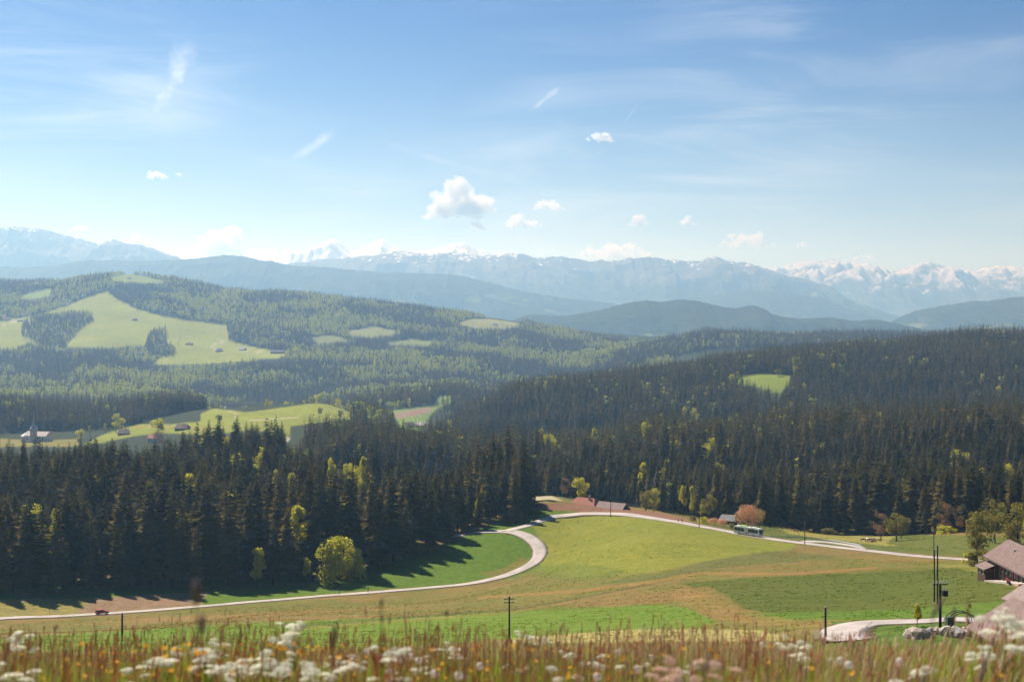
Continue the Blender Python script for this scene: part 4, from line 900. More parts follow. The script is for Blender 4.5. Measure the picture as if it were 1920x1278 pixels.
# the big farmhouse at the right: long axis towards the camera, hipped tile roof
def farmhouse_right():
    L, W, h, rise = 22.8, 8.6, 4.3, 2.75
    gx, gy = 106.2, 291.6
    base = -54.0
    t = thing('farmhouse', 'large brown farmhouse with a wide hipped tile roof at the right edge', 'farmhouse', (gx, gy, base), math.radians(90))
    walls_part(t, L, W, h, rise, M_TIMBER, 0.0, 4.0)
    r = roof_part(t, L, W, h+0.15, rise, 1.2, M_TILE, 0.0, 0.3)
    # rows of tiles standing slightly proud on both slopes
    a, b, s = L/2+1.2, W/2+1.2, rise/(W/2); z0 = h+0.15-1.2*s; n = 22
    for sy in (-1, 1):
        mb = MB()
        for k in range(n):
            u0, u1 = k/n, (k+1)/n
            e0, e1 = a-0.02, a-0.02
            y0, y1 = sy*b*(1-u0), sy*b*(1-u1); q0, q1 = z0+(h+0.15+rise-z0)*u0, z0+(h+0.15+rise-z0)*u1
            mb.add([(-e0,y0,q0+0.075),(e0,y0,q0+0.075),(e1,y1,q1+0.02),(-e1,y1,q1+0.02)], [(0,1,2,3) if sy < 0 else (3,2,1,0)])
            mb.add([(-e0,y0,q0+0.075),(e0,y0,q0+0.075),(e0,y0,q0),(-e0,y0,q0)], [(3,2,1,0) if sy < 0 else (0,1,2,3)])
        mb.build('tile_courses', M_TILE, r)['kind'] = 'stuff'
    MB().box(2.0, 2.8, -1.6, -0.8, h+rise*0.5, h+rise+1.3).box(1.9, 2.9, -1.7, -0.7, h+rise+1.3, h+rise+1.5).build('chimney', M_IRON, r)
    MB().box(3.5, 4.1, 1.6, 2.1, h+rise*0.45, h+rise*0.76).build('skylight', M_ZINC, r)
    for k in range(9):
        x = -9.8+k*2.3
        if x > 4: continue
        f = window(t, x, W/2, 2.4, 1.1, 1.3, 1)
        for sx in (-0.85, 0.85): MB().box(x+sx-0.26, x+sx+0.26, W/2, W/2+0.05, 1.75, 3.05).build('shutter', M_REDP if k % 3 == 0 else M_SHUT, f)
    for x in (-8.6, 5.2): MB().box(x-0.55, x+0.55, W/2, W/2+0.07, -0.2, 2.0).build('door', M_TIMBER_D, t)
    MB().box(-11.3, 5, W/2-0.001, W/2+0.04, 3.45, 3.6).build('gallery_beam', M_TIMBER_D, t)
    for k in range(7): MB().box(-11+k*2.7, -10.8+k*2.7, W/2+0.95, W/2+1.15, -0.5, 3.4).build('eave_post', M_TIMBER_D, t)
    # lean-to at the far end
    mb = MB().box(L/2-4.6, L/2+0.4, W/2, W/2+2.6, -3.0, 1.9); an = mb.build('lean_to', M_TIMBER, t)
    v = [(L/2-5.0,W/2-0.2,3.0),(L/2+0.8,W/2-0.2,3.0),(L/2+0.8,W/2+3.1,1.75),(L/2-5.0,W/2+3.1,1.75)]
    MB().add(v+[(x,y,z-0.18) for x,y,z in v], [(0,1,2,3),(7,6,5,4),(0,4,5,1),(1,5,6,2),(2,6,7,3),(3,7,4,0)]).build('lean_to_roof', M_TILE, an)
    for x in (L/2-3.4, L/2-1.2): window(an, x, W/2+2.6, 0.9, 0.7, 0.7, 1)
    return t
fh = farmhouse_right()
def terrace():
    t = MB(); n = 14
    for k in range(n): pass
    y0, y1 = 277, 297; v = []; N_ = 16
    for k in range(N_+1):
        y = y0+(y1-y0)*k/N_; x = 100.2
        zz = float(terrain(np.array([x-1.3]), np.array([y]))[0])+0.35
        v += [(x-1.6, y, zz-0.9), (x-1.6, y, zz), (x+1.6, y, zz+0.05), (x+1.6, y, zz-0.9)]
    f = [(4*k+i, 4*k+(i+1) % 4, 4*k+4+(i+1) % 4, 4*k+4+i) for k in range(N_) for i in range(4)]
    return t.add(v, f+[(0,1,2,3),(4*N_+3,4*N_+2,4*N_+1,4*N_)]).build('path', M_CONC)
tag(terrace(), 'pale concrete path along the farmhouse wall', kind='structure')
p = pt(1903, 281); bn = thing('garden_bench', 'small red garden bench by the farmhouse path', 'bench', (p.x-1.2, p.y, p.z+0.3), 1.5)
MB().box(-0.8,0.8,-0.2,0.2,0.40,0.46).build('seat', M_REDP, bn); MB().box(-0.8,0.8,0.2,0.25,0.55,0.95).build('backrest', M_REDP, bn)
for sx in (-0.7, 0.7): MB().box(sx-0.04,sx+0.04,-0.18,0.24,-0.2,0.40).build('leg', M_IRON, bn)
barn = house('barn', 'grey roofed barn in front of the farmhouse at the right edge', (93.2, 236.0, -50.6), math.radians(90+9), 19, 12, 3.6, 4.6, M_TIMBER_D, M_TILE_G, 3.0, 1.2, ((1.6, 3),), False, 'barn')
shed_r = house('shed', 'low tile roofed shed behind the white flowers at the lower right', (66.8, 182.5, -42.6), math.radians(90+4), 14, 9.5, 2.4, 3.6, M_TIMBER_D, M_TILE, 2.0, 1.0, ((1.3, 3),), False, 'shed')
fr = house('farmhouse', 'red roofed farmhouse half sunk behind the ploughed hump', (36.0, 694, -94.3), math.radians(-38), 17, 12, 2.6, 5.2, M_TIMBER, M_TILE_R, 4.5, 1.2, ((1.4, 4),), True, 'farmhouse')
br = house('barn', 'long barn with a grey pink roof joined to the red roofed farmhouse', (48.4, 684.2, -94.3), math.radians(-38), 14.5, 10.5, 2.6, 4.2, M_TIMBER, M_TILE_G, 0.0, 0.6, ((1.4, 3),), False, 'barn')
p = pt(1366, 617); sh = house('shed', 'small grey roofed wooden shed left of the copper tree', (p.x, p.y, p.z), math.radians(-25), 6.5, 5, 2.3, 1.9, M_TIMBER_D, M_SLATE, 0.8, 0.6, ((1.3, 2),), False, 'shed', 1)

def church():
    p = pt(72, 1452); t = thing('church', 'white village church with a slender grey spire at the left edge', 'church', (p.x, p.y, p.z-0.3), math.radians(-22))
    walls_part(t, 27, 10.5, 6.5, 4.0, M_WHITE, 0.0)
    roof_part(t, 27, 10.5, 6.5, 4.0, 0.6, M_PALE, 0.0)
    mb = MB().box(-18.5, -13.5, -4.2, 4.2, -2.5, 5.6); ch = mb.build('choir', M_WHITE, t)
    v = [(-19.2,-4.9,5.4),(-13.4,-4.9,5.4),(-13.4,4.9,5.4),(-19.2,4.9,5.4),(-13.4,0,9.4),(-15.2,0,9.4)]
    MB().add(v, [(0,1,4,5),(2,3,5,4),(3,0,5),(0,3,2,1),(1,2,4)]).build('choir_roof', M_ZINC, ch)
    for k in range(4):
        x = -10+k*6.6
        if abs(x+0.4) < 3: continue
        window(t, x, -5.25, 3.8, 1.1, 3.2)
    mb = MB().box(-2.8, 2.8, -9.2, -5.26, -2.5, 14.0); tw = mb.build('tower', M_STONE, t)
    mb = MB(); prof = [(4.3,13.6),(3.4,14.6),(2.3,16.4),(1.5,19.0),(0.9,22.5),(0.45,26.0),(0.06,28.5)]; mb.lathe(prof, 8, (0,-7.2,0)); sp = mb.build('spire', pmat('spire_shingle', (0.40,0.39,0.40), 0.6, 0.08, 1.0), t)
    MB().tube((0,-7.2,28.4),(0,-7.2,30.6),0.07,0.05,6).lathe([(0.02,29.0),(0.3,29.25),(0.3,29.45),(0.02,29.7)],8,(0,-7.2,0)).build('weather_ball', M_WHITE, sp)
    for x in (-1.1, 1.1): window(tw, x, -9.2, 11.6, 0.8, 1.7)
    cl = MB(); cl.lathe([(0.9,-0.04),(0.9,0.04)], 20); ck = cl.build('clock_face', M_WHITE, tw); ck.location = (0,-9.24,8.9); ck.rotation_euler = (math.pi/2,0,0)
    MB().box(-0.6,0.6,-5.31,-5.25,0.0,2.4).build('door', M_TIMBER_D, t).location = (7.5,0,0)
    return t
church()
# farms and houses of the middle and far distance
FARMS = [ # photo column, row of the base, distance range, length, depth, wall height, rise, walls, roof, hip, turn, label
 (291,828,1150,1420,11,9,4.5,3.4,M_WHITE,M_TILE_R,0,-20,'white house with a red roof peeping over the left forest'),
 (432,771,1700,1990,15,12,3.2,6.0,M_TIMBER,M_SLATE,4,20,'farmhouse with a big grey roof behind the green hill crest'),
 (449,772,1700,1990,11,8,2.4,3.0,M_WHITE,M_PALE,0,-10,'low pale outbuilding right of the big grey farm roof'),
 (742,905,700,860,13,10,4.5,4.2,M_CREAM,M_TILE_R,2,10,'red roofed house between the spruces of the left forest'),
 (232,815,1300,1500,12,9,3.0,3.6,M_TIMBER,M_TILE_G,2,15,'brown roofed house in the field right of the church'),
 (342,806,1380,1560,13,9,3.0,3.8,M_TIMBER,M_TILE,2,-12,'brown roofed farm beside the large rounded field tree'),
 (768,801,1780,2100,11,9,4.0,3.4,M_WHITE,M_TILE_G,0,25,'pale house at the left of the valley hamlet'),
 (790,800,1800,2100,13,9,3.5,3.4,M_CREAM,M_PALE,0,-15,'pale roofed house in the middle of the valley hamlet'),
 (806,806,1780,2050,11,8,3.5,3.4,M_WHITE,M_TILE,0,10,'small house at the right of the valley hamlet'),
 (12,600,3840,4560,22,14,4,6,M_CREAM,M_TILE_R,3,8,'red roofed farm at the left end of the wide meadow'),
 (38,602,3840,4560,14,11,3,4,M_TIMBER,M_SLATE,2,0,'dark barn beside the red roofed farm at the left meadow end'),
 (127,572,4080,4920,13,11,3,4,M_CREAM,M_TILE_G,2,-15,'small house high on the wide meadow below the wood'),
 (253,600,3840,4680,15,10,3,4,M_TIMBER,M_TILE_G,2,10,'brown barn in the middle of the wide meadow'),
 (355,646,3480,4200,20,11,3,4,M_TIMBER,M_TILE_G,2,5,'long brown barn low on the wide meadow'),
 (411,659,3420,4080,17,14,3,6,M_TIMBER_D,M_SLATE,4,35,'dark broad roofed farm at the bend of the pale track'),
 (455,656,3480,4200,18,12,3,5,M_WHITE,M_SLATE,3,-20,'grey roofed farm between the pale track and the red farm'),
 (521,662,3540,4200,38,13,4,5,M_TIMBER,M_TILE,3,4,'long red roofed farm at the right tip of the wide meadow'),
 (28,672,3120,3720,26,14,4,5,M_WHITE,M_SLATE,3,6,'grey roofed farm among the woods at the left edge'),
 (242,523,4680,5160,14,10,3,4,M_CREAM,M_TILE_G,2,0,'small house below the grassy hilltop'),
 (858,613,4200,4860,20,11,4,4,M_CREAM,M_TILE_R,2,15,'left red roofed house of the farm group on the ridge meadow'),
 (874,615,4200,4860,16,11,4,4,M_WHITE,M_TILE,2,-10,'middle house of the farm group on the ridge meadow'),
 (890,616,4200,4860,18,11,3,4,M_WHITE,M_PALE,2,0,'right pale house of the farm group on the ridge meadow'),
 (928,610,4200,4860,16,11,3,4,M_WHITE,M_SLATE,2,10,'single grey roofed house right of the farm group on the ridge'),
 (835,641,3360,4320,24,12,4,5,M_TIMBER,M_TILE,3,10,'brown roofed farm in the small meadow among the mixed woods')]
for px, py, d0, d1, L, W_, h, rise, wm, rm, hip, turn, lb in FARMS:
    q = ground_at(px, py, d0, d1); q.z -= 0.2
    house('barn' if 'barn' in lb else 'farmhouse' if 'farm' in lb else 'house', lb, q, math.radians(turn), L, W_, h, rise, wm, rm, hip, 0.9, ((1.7, 4),) if q.y < 2200 else ((1.7, 3),), q.y < 2200, 'barn' if 'barn' in lb else 'house', 2)

# ---------------------------------------------------------------- poles, rails and posts
def pole(px, d, h, label, arms=0, r=0.14, ins=True, group=None):
    p = pt(px, d); t = thing('utility_pole', label, 'utility pole', (p.x, p.y, p.z-0.3), rnd.uniform(-0.2, 0.2), group)
    MB().tube((0,0,-0.3),(0,0,h+0.3),r*1.15,r*0.8,9).build('shaft', M_POLE, t)
    MB().tube((0,0,h+0.3),(0,0,h+0.5),r*0.95,0.02,9).build('cap', M_ZINC, t)
    for k in range(arms):
        z = h-0.15-0.62*k; a = MB().box(-0.9,0.9,-0.06+0.14,0.06+0.14,z-0.06,z+0.06).build('crossarm', M_POLE, t)
        for x in (-0.8,-0.35,0.35,0.8): MB().tube((x,0.14,z+0.06),(x,0.14,z+0.28),0.05,0.07,6).build('insulator', M_PORC, a)
    if ins and not arms:
        for k, (x, z) in enumerate(((0.2, h-0.1), (-0.2, h-0.45), (0.2, h-0.8))):
            MB().tube((0,0,z-0.1),(x,0,z-0.1),0.02,0.02,5).tube((x,0,z-0.1),(x,0,z+0.15),0.05,0.065,6).build('insulator', M_PORC, t)
    return t
pole(1145, 612, 8.9, 'wooden pole standing in the bright field under the road hump')
pole(1311, 556, 9.6, 'wooden pole at the roadside right of the walkers')
pole(1509, 508, 8.2, 'wooden pole before the lay-by below the road')
pole(955, 240, 7.2, 'wooden pole with two crossarms rising behind the flowers in the middle', 2, 0.16)
pole(1548, 203, 4.4, 'short wooden pole left of the farm lane bend', 0, 0.17)
pole(229, 236, 4.6, 'dark wooden pole behind the flowers below the red car', 0, 0.17)
pole(1751, 452, 9.2, 'farthest wooden pole of the row at the farm, by the road')
pole(1752, 262, 9.6, 'left middle pole of the row at the farm'); pole(1758, 254, 10.4, 'right middle pole of the row at the farm')
def transformer():
    p = pt(1763, 203); t = thing('transformer_pole', 'thick pole with crossarm and transformer beside the farm lane', 'utility pole', (p.x, p.y, p.z-0.3), 0.1)
    MB().tube((0,0,-0.3),(0,0,6.3),0.21,0.17,10).build('shaft', M_POLE, t)
    a = MB().box(-1.1,1.1,-0.08,0.08,6.3,6.45).build('crossarm', M_IRON, t)
    for x in (-1.0,-0.5,0.0,0.5,1.0): MB().tube((x,0,6.45),(x,0,6.9),0.07,0.1,6).build('insulator', M_PORC, a)
    b = MB().box(0.35,1.05,-0.3,0.3,4.7,5.5).build('transformer_tank', M_IRON, t)
    for k in range(4): MB().box(0.42+0.15*k,0.47+0.15*k,-0.38,-0.3,4.8,5.4).build('cooling_fin', M_IRON, b)
    for x in (0.5, 0.9): MB().tube((x,0,5.5),(x,0,5.95),0.07,0.05,6).build('bushing', M_PORC, b)
    MB().box(0.9,1.9,-0.5,0.4,0.2,1.75).build('switch_cabinet', M_SHUT, t)
    return t
transformer()
def guard_rail():
    c = catmull([((a-CX)*d/F, d) for a, d in ((1443,537),(1480,540),(1520,541),(1560,536),(1590,524),(1615,508))], 12)
    z = terrain(c[:, 0], c[:, 1]); p = pt(1443, 537)
    t = thing('guard_rail', 'long steel guard rail curving behind the lay-by', 'guard rail', (p.x, p.y, p.z))
    mb = MB(); n = len(c)
    tg = np.gradient(c, axis=0); tg /= np.linalg.norm(tg, axis=1)[:, None]; nr = np.stack([tg[:, 1], -tg[:, 0]], -1)
    prof = [(0.0,0.52),(0.06,0.58),(0.0,0.66),(0.06,0.74),(0.0,0.82),(-0.03,0.82),(-0.03,0.52)]; m = len(prof); v = []
    for k in range(n):
        for o, h in prof: v.append((c[k,0]+nr[k,0]*o-p.x, c[k,1]+nr[k,1]*o-p.y, z[k]+h-p.z))
    mb.add(v, [(k*m+i, k*m+(i+1) % m, (k+1)*m+(i+1) % m, (k+1)*m+i) for k in range(n-1) for i in range(m)]).build('rail', M_ZINC, t)
    for k in range(0, n, 3): MB().box(c[k,0]-0.05-p.x,c[k,0]+0.05-p.x,c[k,1]+0.04-p.y,c[k,1]+0.14-p.y,z[k]-0.4-p.z,z[k]+0.72-p.z).build('post', M_ZINC, t)
guard_rail()
for k, (px, d, lb) in enumerate(((93, 470, 'left marker post on the field side of the lower road'), (262, 481, 'marker post right of the red car'), (1498, 545, 'sign post behind the guard rail'))):
    p = pt(px, d+4); t = thing('marker_post', lb, 'post', (p.x, p.y, p.z))
    MB().box(-0.07,0.07,-0.05,0.05,-0.3,1.5).build('shaft', M_WHITE if k < 2 else M_ZINC, t); MB().box(-0.074,0.074,-0.054,0.054,1.0,1.25).build('band', M_IRON, t)
# arched hay rake wheels / hoop frame and rocks by the farm lane
p = pt(1807, 206); hoop = thing('hoop_frame', 'dark arched hoop frame standing on the farm lane', 'frame', (p.x, p.y, p.z), 0.15)
for k in range(3):
    mb = MB()
    for i in range(10):
        a0, a1 = math.pi*i/10, math.pi*(i+1)/10; mb.tube((2.2*math.cos(a0), k*0.9, 1.7*math.sin(a0)), (2.2*math.cos(a1), k*0.9, 1.7*math.sin(a1)), 0.06, 0.06, 6)
    mb.build('hoop', M_IRON, hoop)
MB().tube((0,0,1.7),(0,1.8,1.7),0.05,0.05,6).build('ridge_bar', M_IRON, hoop)
def rock(px, d, s, label, seed, mat):
    r = random.Random(seed); bm = bmesh.new(); bmesh.ops.create_icosphere(bm, subdivisions=2, radius=1.0)
    for v in bm.verts:
        n_ = v.co.normalized(); k = 1+0.32*math.sin(n_.x*3.1+seed)*math.cos(n_.y*2.7+seed*2)+r.uniform(-0.10, 0.10)
        v.co = Vector((round(n_.x*k*2.2)/2.2*0.6+n_.x*k*0.4, n_.y*k*0.8, max(-0.4, n_.z*k*0.75)))
    me = bpy.data.meshes.new('boulder'); bm.to_mesh(me); bm.free(); me.materials.append(mat)
    o = link(bpy.data.objects.new('boulder', me)); p = pt(px, d); o.location = (p.x, p.y, p.z+s*0.3); o.scale = (s, s, s); o.rotation_euler = (0, 0, seed*1.3)
    return tag(o, label, 'boulder')
M_ROCK1 = pmat('quarry_stone', (0.50,0.42,0.36), 0.9, 0.15, 1.4, bump=0.6); M_ROCK2 = pmat('grey_stone', (0.38,0.36,0.34), 0.9, 0.15, 1.4, bump=0.6)
for k, (px, d, s, lb) in enumerate(((1706,190,1.25,'leftmost large pale boulder of the heap by the farm lane'),(1722,188,1.5,'biggest pale boulder, second from the left in the heap'),(1739,189,1.05,'greyish boulder just left of the transformer pole'),
        (1752,193,0.9,'small boulder at the foot of the transformer pole'),(1777,191,1.2,'reddish boulder right of the transformer pole'),(1793,190,1.25,'large boulder with a flat top right of the reddish one'),(1808,193,1.0,'rightmost boulder of the heap'),(1716,194,0.8,'small boulder on the rear side of the biggest one'))):
    rock(px, d, s, lb, k+1, M_ROCK2 if k in (2, 5) else M_ROCK1)

# ---------------------------------------------------------------- bus and car
M_BUSW = pmat('bus_white', (0.74,0.75,0.72), 0.35, 0.04, 0.6, spec=0.5); M_BUSG = pmat('bus_green', (0.42,0.62,0.20), 0.4, 0.05, 0.8, spec=0.5)
M_BGL = pmat('bus_glass', (0.018,0.028,0.022), 0.12, 0.1, 1.0, spec=0.6); M_TYRE = pmat('tyre_rubber', (0.02,0.02,0.02), 0.9, 0.1, 5.0)
M_LAMP = pmat('lamp_lens', (0.8,0.78,0.7), 0.2, 0.05, 3.0)
def wheel(parent, x, y, r, w):
    wh = thing_part = bpy.data.objects.new('wheel', None); link(wh, parent); wh.location = (x, y, r)
    MB().tube((0,-w/2,0),(0,w/2,0),r,r,18).build('tyre', M_TYRE, wh, bevel=0.03); MB().tube((0,-w/2-0.01,0),(0,w/2+0.01,0),r*0.55,r*0.55,14).build('rim', M_ZINC, wh); return wh
def bus():
    a, b = pt(1380, 545.5), pt(1427, 535.5); c = (a+b)*0.5; dirv = (b-a).normalized()
    rz = math.atan2(dirv.y, dirv.x)
    rz = math.radians(-47); n_ = Vector((-math.sin(rz), math.cos(rz), 0))
    t = thing('bus', 'white and green public bus driving down the upper road', 'bus', (c.x, c.y, c.z+0.16), rz)
    t.rotation_euler = (0, math.radians(0.8), rz)
    L, W_, H = 12.0, 2.55, 3.05
    o = [(-6.0,0.35),(5.85,0.35),(6.0,0.6),(5.98,1.5),(5.75,2.85),(5.5,H),(-5.85,H),(-6.0,2.85)]
    MB().ext(o, -W_/2, W_/2).build('body', M_BUSW, t, bevel=0.05)
    rf = MB().box(-5.6,5.3,-1.15,1.15,H+0.002,H+0.10).build('roof', M_BUSW, t); MB().box(-3.6,-0.6,-0.85,0.85,H+0.10,H+0.34).build('air_conditioner', M_BUSG, rf, bevel=0.05); MB().box(1.4,3.8,-0.8,0.8,H+0.10,H+0.30).build('roof_hatch', M_BUSW, rf, bevel=0.04)
    MB().box(-5.95,5.4,-W_/2-0.012,W_/2+0.012,2.78,2.98).build('green_band', M_BUSG, t)
    for sy in (-1, 1):
        y0, y1 = sorted((sy*W_/2, sy*(W_/2+0.02)))
        for k, (x0, x1) in enumerate(((-5.7,-4.2),(-4.15,-2.7),(-2.65,-1.15),(0.75,2.2),(2.25,3.7),(3.75,5.35))):
            MB().box(x0,x1,y0,y1,1.35,2.62).build('side_window', M_BGL, t)
        dr = MB().box(-1.05,0.62,*sorted((sy*W_/2, sy*(W_/2+0.018))),0.5,2.6).build('door', M_BUSW, t)
        for x0 in (-0.95,-0.16): MB().box(x0,x0+0.70,*sorted((sy*(W_/2+0.018), sy*(W_/2+0.028))),1.45,2.5).build('door_pane', M_ZINC, dr)
        MB().box(-0.75,1.0,*sorted((sy*(W_/2+0.019), sy*(W_/2+0.034))),0.78,1.18).build('red_lettering', M_REDP, t)
        MB().box(2.0,3.3,*sorted((sy*(W_/2+0.013), sy*(W_/2+0.03))),2.66,2.88).build('red_route_sign', M_REDP, t)
        MB().box(-5.9,5.8,*sorted((sy*W_/2, sy*(W_/2+0.015))),0.42,0.75).build('green_skirt', M_BUSG, t)
    v = [(6.01,-1.12,1.15),(6.01,1.12,1.15),(5.80,1.12,2.75),(5.80,-1.12,2.75)]
    MB().add(v+[(x+0.025,y,z) for x,y,z in v], [(0,1,2,3),(7,6,5,4),(0,4,5,1),(1,5,6,2),(2,6,7,3),(3,7,4,0)]).build('windscreen', M_BGL, t)
    MB().box(-6.03,-6.0,-1.0,1.0,1.5,2.5).build('rear_window', M_BGL, t)
    for y in (-0.95,0.95):
        MB().box(6.0,6.04,y-0.2,y+0.2,0.62,0.85).build('headlight', M_LAMP, t); MB().box(-6.04,-6.0,y-0.15,y+0.15,0.7,1.1).build('tail_light', M_REDP, t)
        MB().box(6.0,6.25,y*1.45-0.1,y*1.45+0.1,2.0,2.5).build('mirror', M_IRON, t)
    MB().box(6.0,6.06,-1.2,1.2,0.36,0.55).build('bumper', M_IRON, t)
    for x in (-3.6, 3.35):
        for y in (-1.16, 1.16): wheel(t, x, y, 0.5, 0.3)
    return t
bus()
M_RED = pmat('red_car_paint', (0.42,0.05,0.055), 0.3, 0.05, 1.0, spec=0.5)
def car():
    p = pt(191, 475.3); q = pt(205, 476.7); d = q-p; t = thing('car', 'red estate car on the lower road at the left', 'car', (p.x, p.y, p.z+0.12), math.atan2(d.y, d.x))
    o = [(-2.15,0.35),(2.1,0.35),(2.18,0.62),(2.05,0.86),(1.15,0.98),(0.95,1.0),(-2.1,1.02),(-2.2,0.8)]
    MB().ext(o, -0.88, 0.88).build('body', M_RED, t, bevel=0.06)
    g = MB().add([(-2.0,-0.80,1.0),(1.05,-0.80,1.0),(1.05,0.80,1.0),(-2.0,0.80,1.0),(-1.8,-0.66,1.5),(0.3,-0.66,1.5),(0.3,0.66,1.5),(-1.8,0.66,1.5)], [(0,1,5,4),(1,2,6,5),(2,3,7,6),(3,0,4,7),(4,5,6,7),(0,3,2,1)]).build('windows', M_BGL, t)
    g.name = 'cabin_glass'
    MB().box(-1.9,0.36,-0.70,0.70,1.5,1.57).build('roof', M_RED, t, bevel=0.03)
    for sy in (-1, 1):
        for x in (-1.85,-0.75,0.30):
            MB().tube((x,sy*0.82,1.0),(x*0.94-0.0 if x < 0 else 0.28,sy*0.68,1.5),0.05,0.05,5).build('pillar', M_RED, t)
        dr = MB().box(-0.65,0.75,*sorted((sy*0.88,sy*0.895)),0.45,0.95).build('door', M_RED, t); MB().box(-0.5,-0.3,*sorted((sy*0.895,sy*0.92)),0.8,0.85).build('handle', M_IRON, dr)
        MB().box(2.12,2.19,sy*0.62-0.16,sy*0.62+0.16,0.62,0.76).build('headlight', M_LAMP, t); MB().box(-2.22,-2.17,sy*0.7-0.1,sy*0.7+0.1,0.7,0.95).build('tail_light', M_REDP, t)
        MB().box(0.75,0.92,sy*0.98-0.08,sy*0.98+0.08,1.0,1.12).build('mirror', M_RED, t)
        for x in (-1.35, 1.35): wheel(t, x, sy*0.80, 0.33, 0.2)
    MB().box(2.1,2.22,-0.8,0.8,0.36,0.5).build('bumper', M_IRON, t)
    return t
car()

# ---------------------------------------------------------------- people and cows
def clothes(name, skin, top, legs, shoe):
    m = newmat(name); N = NT(m.node_tree); tc = N.n('ShaderNodeTexCoord'); sp_ = N.n('ShaderNodeSeparateXYZ'); N.l(tc.outputs['Object'], sp_.inputs[0]); z = sp_.outputs[2]
    c = N.mix(N.ramp(z, 0.07, 0.09), shoe, legs); c = N.mix(N.ramp(z, 0.90, 0.94), c, top); c = N.mix(N.ramp(z, 1.46, 1.49), c, skin)
    b = N.n('ShaderNodeBsdfPrincipled'); N.l(c, b.inputs['Base Color']); b.inputs['Roughness'].default_value = 0.8
    o = N.n('ShaderNodeOutputMaterial'); N.l(b.outputs[0], o.inputs['Surface']); return m
def skinned(name, V, E, R, mat, parent, root=0, sub=1):
    me = bpy.data.meshes.new(name); me.from_pydata(V, E, []); me.update(); me.materials.append(mat)
    o = link(bpy.data.objects.new(name, me), parent)
    sk = o.modifiers.new('skin', 'SKIN'); sk.use_smooth_shade = True
    for i, r in enumerate(R): me.skin_vertices[0].data[i].radius = (r, r) if not hasattr(r, '__len__') else r
    me.skin_vertices[0].data[root].use_root = True
    ss = o.modifiers.new('smooth', 'SUBSURF'); ss.levels = sub; ss.render_levels = sub
    return o
HAIR = pmat('brown_hair', (0.05,0.035,0.025), 0.8, 0.1, 10.0)
def person(px, d, label, rz, tops, legs, stride=0.28, bag=None):
    p = pt(px, d); t = thing('person', label, 'person', (p.x, p.y, p.z+0.13), rz)
    s = stride
    V = [(0,0,0.95),(0,0,1.15),(0.01,0,1.38),(0.02,0,1.50),(0.04,0,1.58),(0.05,0,1.68),(0.04,0,1.75),
         (0.0,0.11,0.90),(s*0.55,0.11,0.50),(s*0.6,0.11,0.10),(s*0.6+0.16,0.11,0.045),
         (0.0,-0.11,0.90),(-s*0.2,-0.11,0.50),(-s*1.0,-0.11,0.13),(-s*1.0+0.14,-0.11,0.045),
         (0.0,0.20,1.40),(-0.06,0.26,1.12),(0.08,0.27,0.88),(0.12,0.27,0.80),
         (0.0,-0.20,1.40),(0.06,-0.26,1.12),(0.20,-0.26,0.90),(0.25,-0.25,0.83),
         (0.10,0,1.64)]
    E = [(0,1),(1,2),(2,3),(3,4),(4,5),(5,6),(0,7),(7,8),(8,9),(9,10),(0,11),(11,12),(12,13),(13,14),(2,15),(15,16),(16,17),(17,18),(2,19),(19,20),(20,21),(21,22),(5,23)]
    R = [0.14,0.13,0.16,0.06,0.075,0.10,0.07, 0.10,0.065,0.045,0.04, 0.10,0.065,0.045,0.04, 0.07,0.05,0.04,0.035, 0.07,0.05,0.04,0.035, 0.03]
    skinned('body', V, E, R, clothes('walker_clothes', (0.45,0.28,0.20), tops, legs, (0.05,0.045,0.04)), t)
    MB().lathe([(0.06,1.62),(0.115,1.67),(0.118,1.73),(0.09,1.78),(0.03,1.80)], 10, (0.025,0,0)).build('hair', HAIR, t, True)
    if bag: MB().box(-0.32,-0.16,-0.15,0.15,1.02,1.42).build('rucksack', bag, t, bevel=0.03)
    return t
person(636, 513.6, 'walker in dark clothes on the lower road, left of two', math.radians(190), (0.05,0.05,0.06), (0.04,0.045,0.06))
person(690, 517.6, 'walker with a dark green top on the lower road, right of two', math.radians(15), (0.05,0.08,0.06), (0.05,0.05,0.055), 0.22)
person(1271.5, 574.0, 'walker in black upright on the upper road above the bright field', math.radians(160), (0.03,0.03,0.035), (0.03,0.03,0.04), 0.2)
person(1279, 572.0, 'walker with a dark rucksack just behind the upright one in black', math.radians(-30), (0.10,0.05,0.05), (0.03,0.03,0.045), 0.3, pmat('rucksack_cloth', (0.04,0.04,0.05), 0.8, 0.1, 6.0))
def cowmat(name, a, b, sc=1.5):
    m = newmat(name); N = NT(m.node_tree); tc = N.n('ShaderNodeTexCoord'); nz = N.noise(tc.outputs['Object'], sc, 1.0, 0.4)
    c = N.mix(N.ramp(nz, 0.46, 0.54), a, b); d = N.n('ShaderNodeBsdfPrincipled'); N.l(c, d.inputs['Base Color']); d.inputs['Roughness'].default_value = 0.8
    o = N.n('ShaderNodeOutputMaterial'); N.l(d.outputs[0], o.inputs['Surface']); return m
CM = [cowmat('cow_red_white', (0.30,0.13,0.07), (0.75,0.70,0.62)), cowmat('cow_brown', (0.40,0.23,0.13), (0.30,0.16,0.09)), cowmat('cow_white', (0.75,0.70,0.62), (0.60,0.48,0.38), 0.9), cowmat('cow_dark', (0.05,0.04,0.03), (0.70,0.66,0.58))]
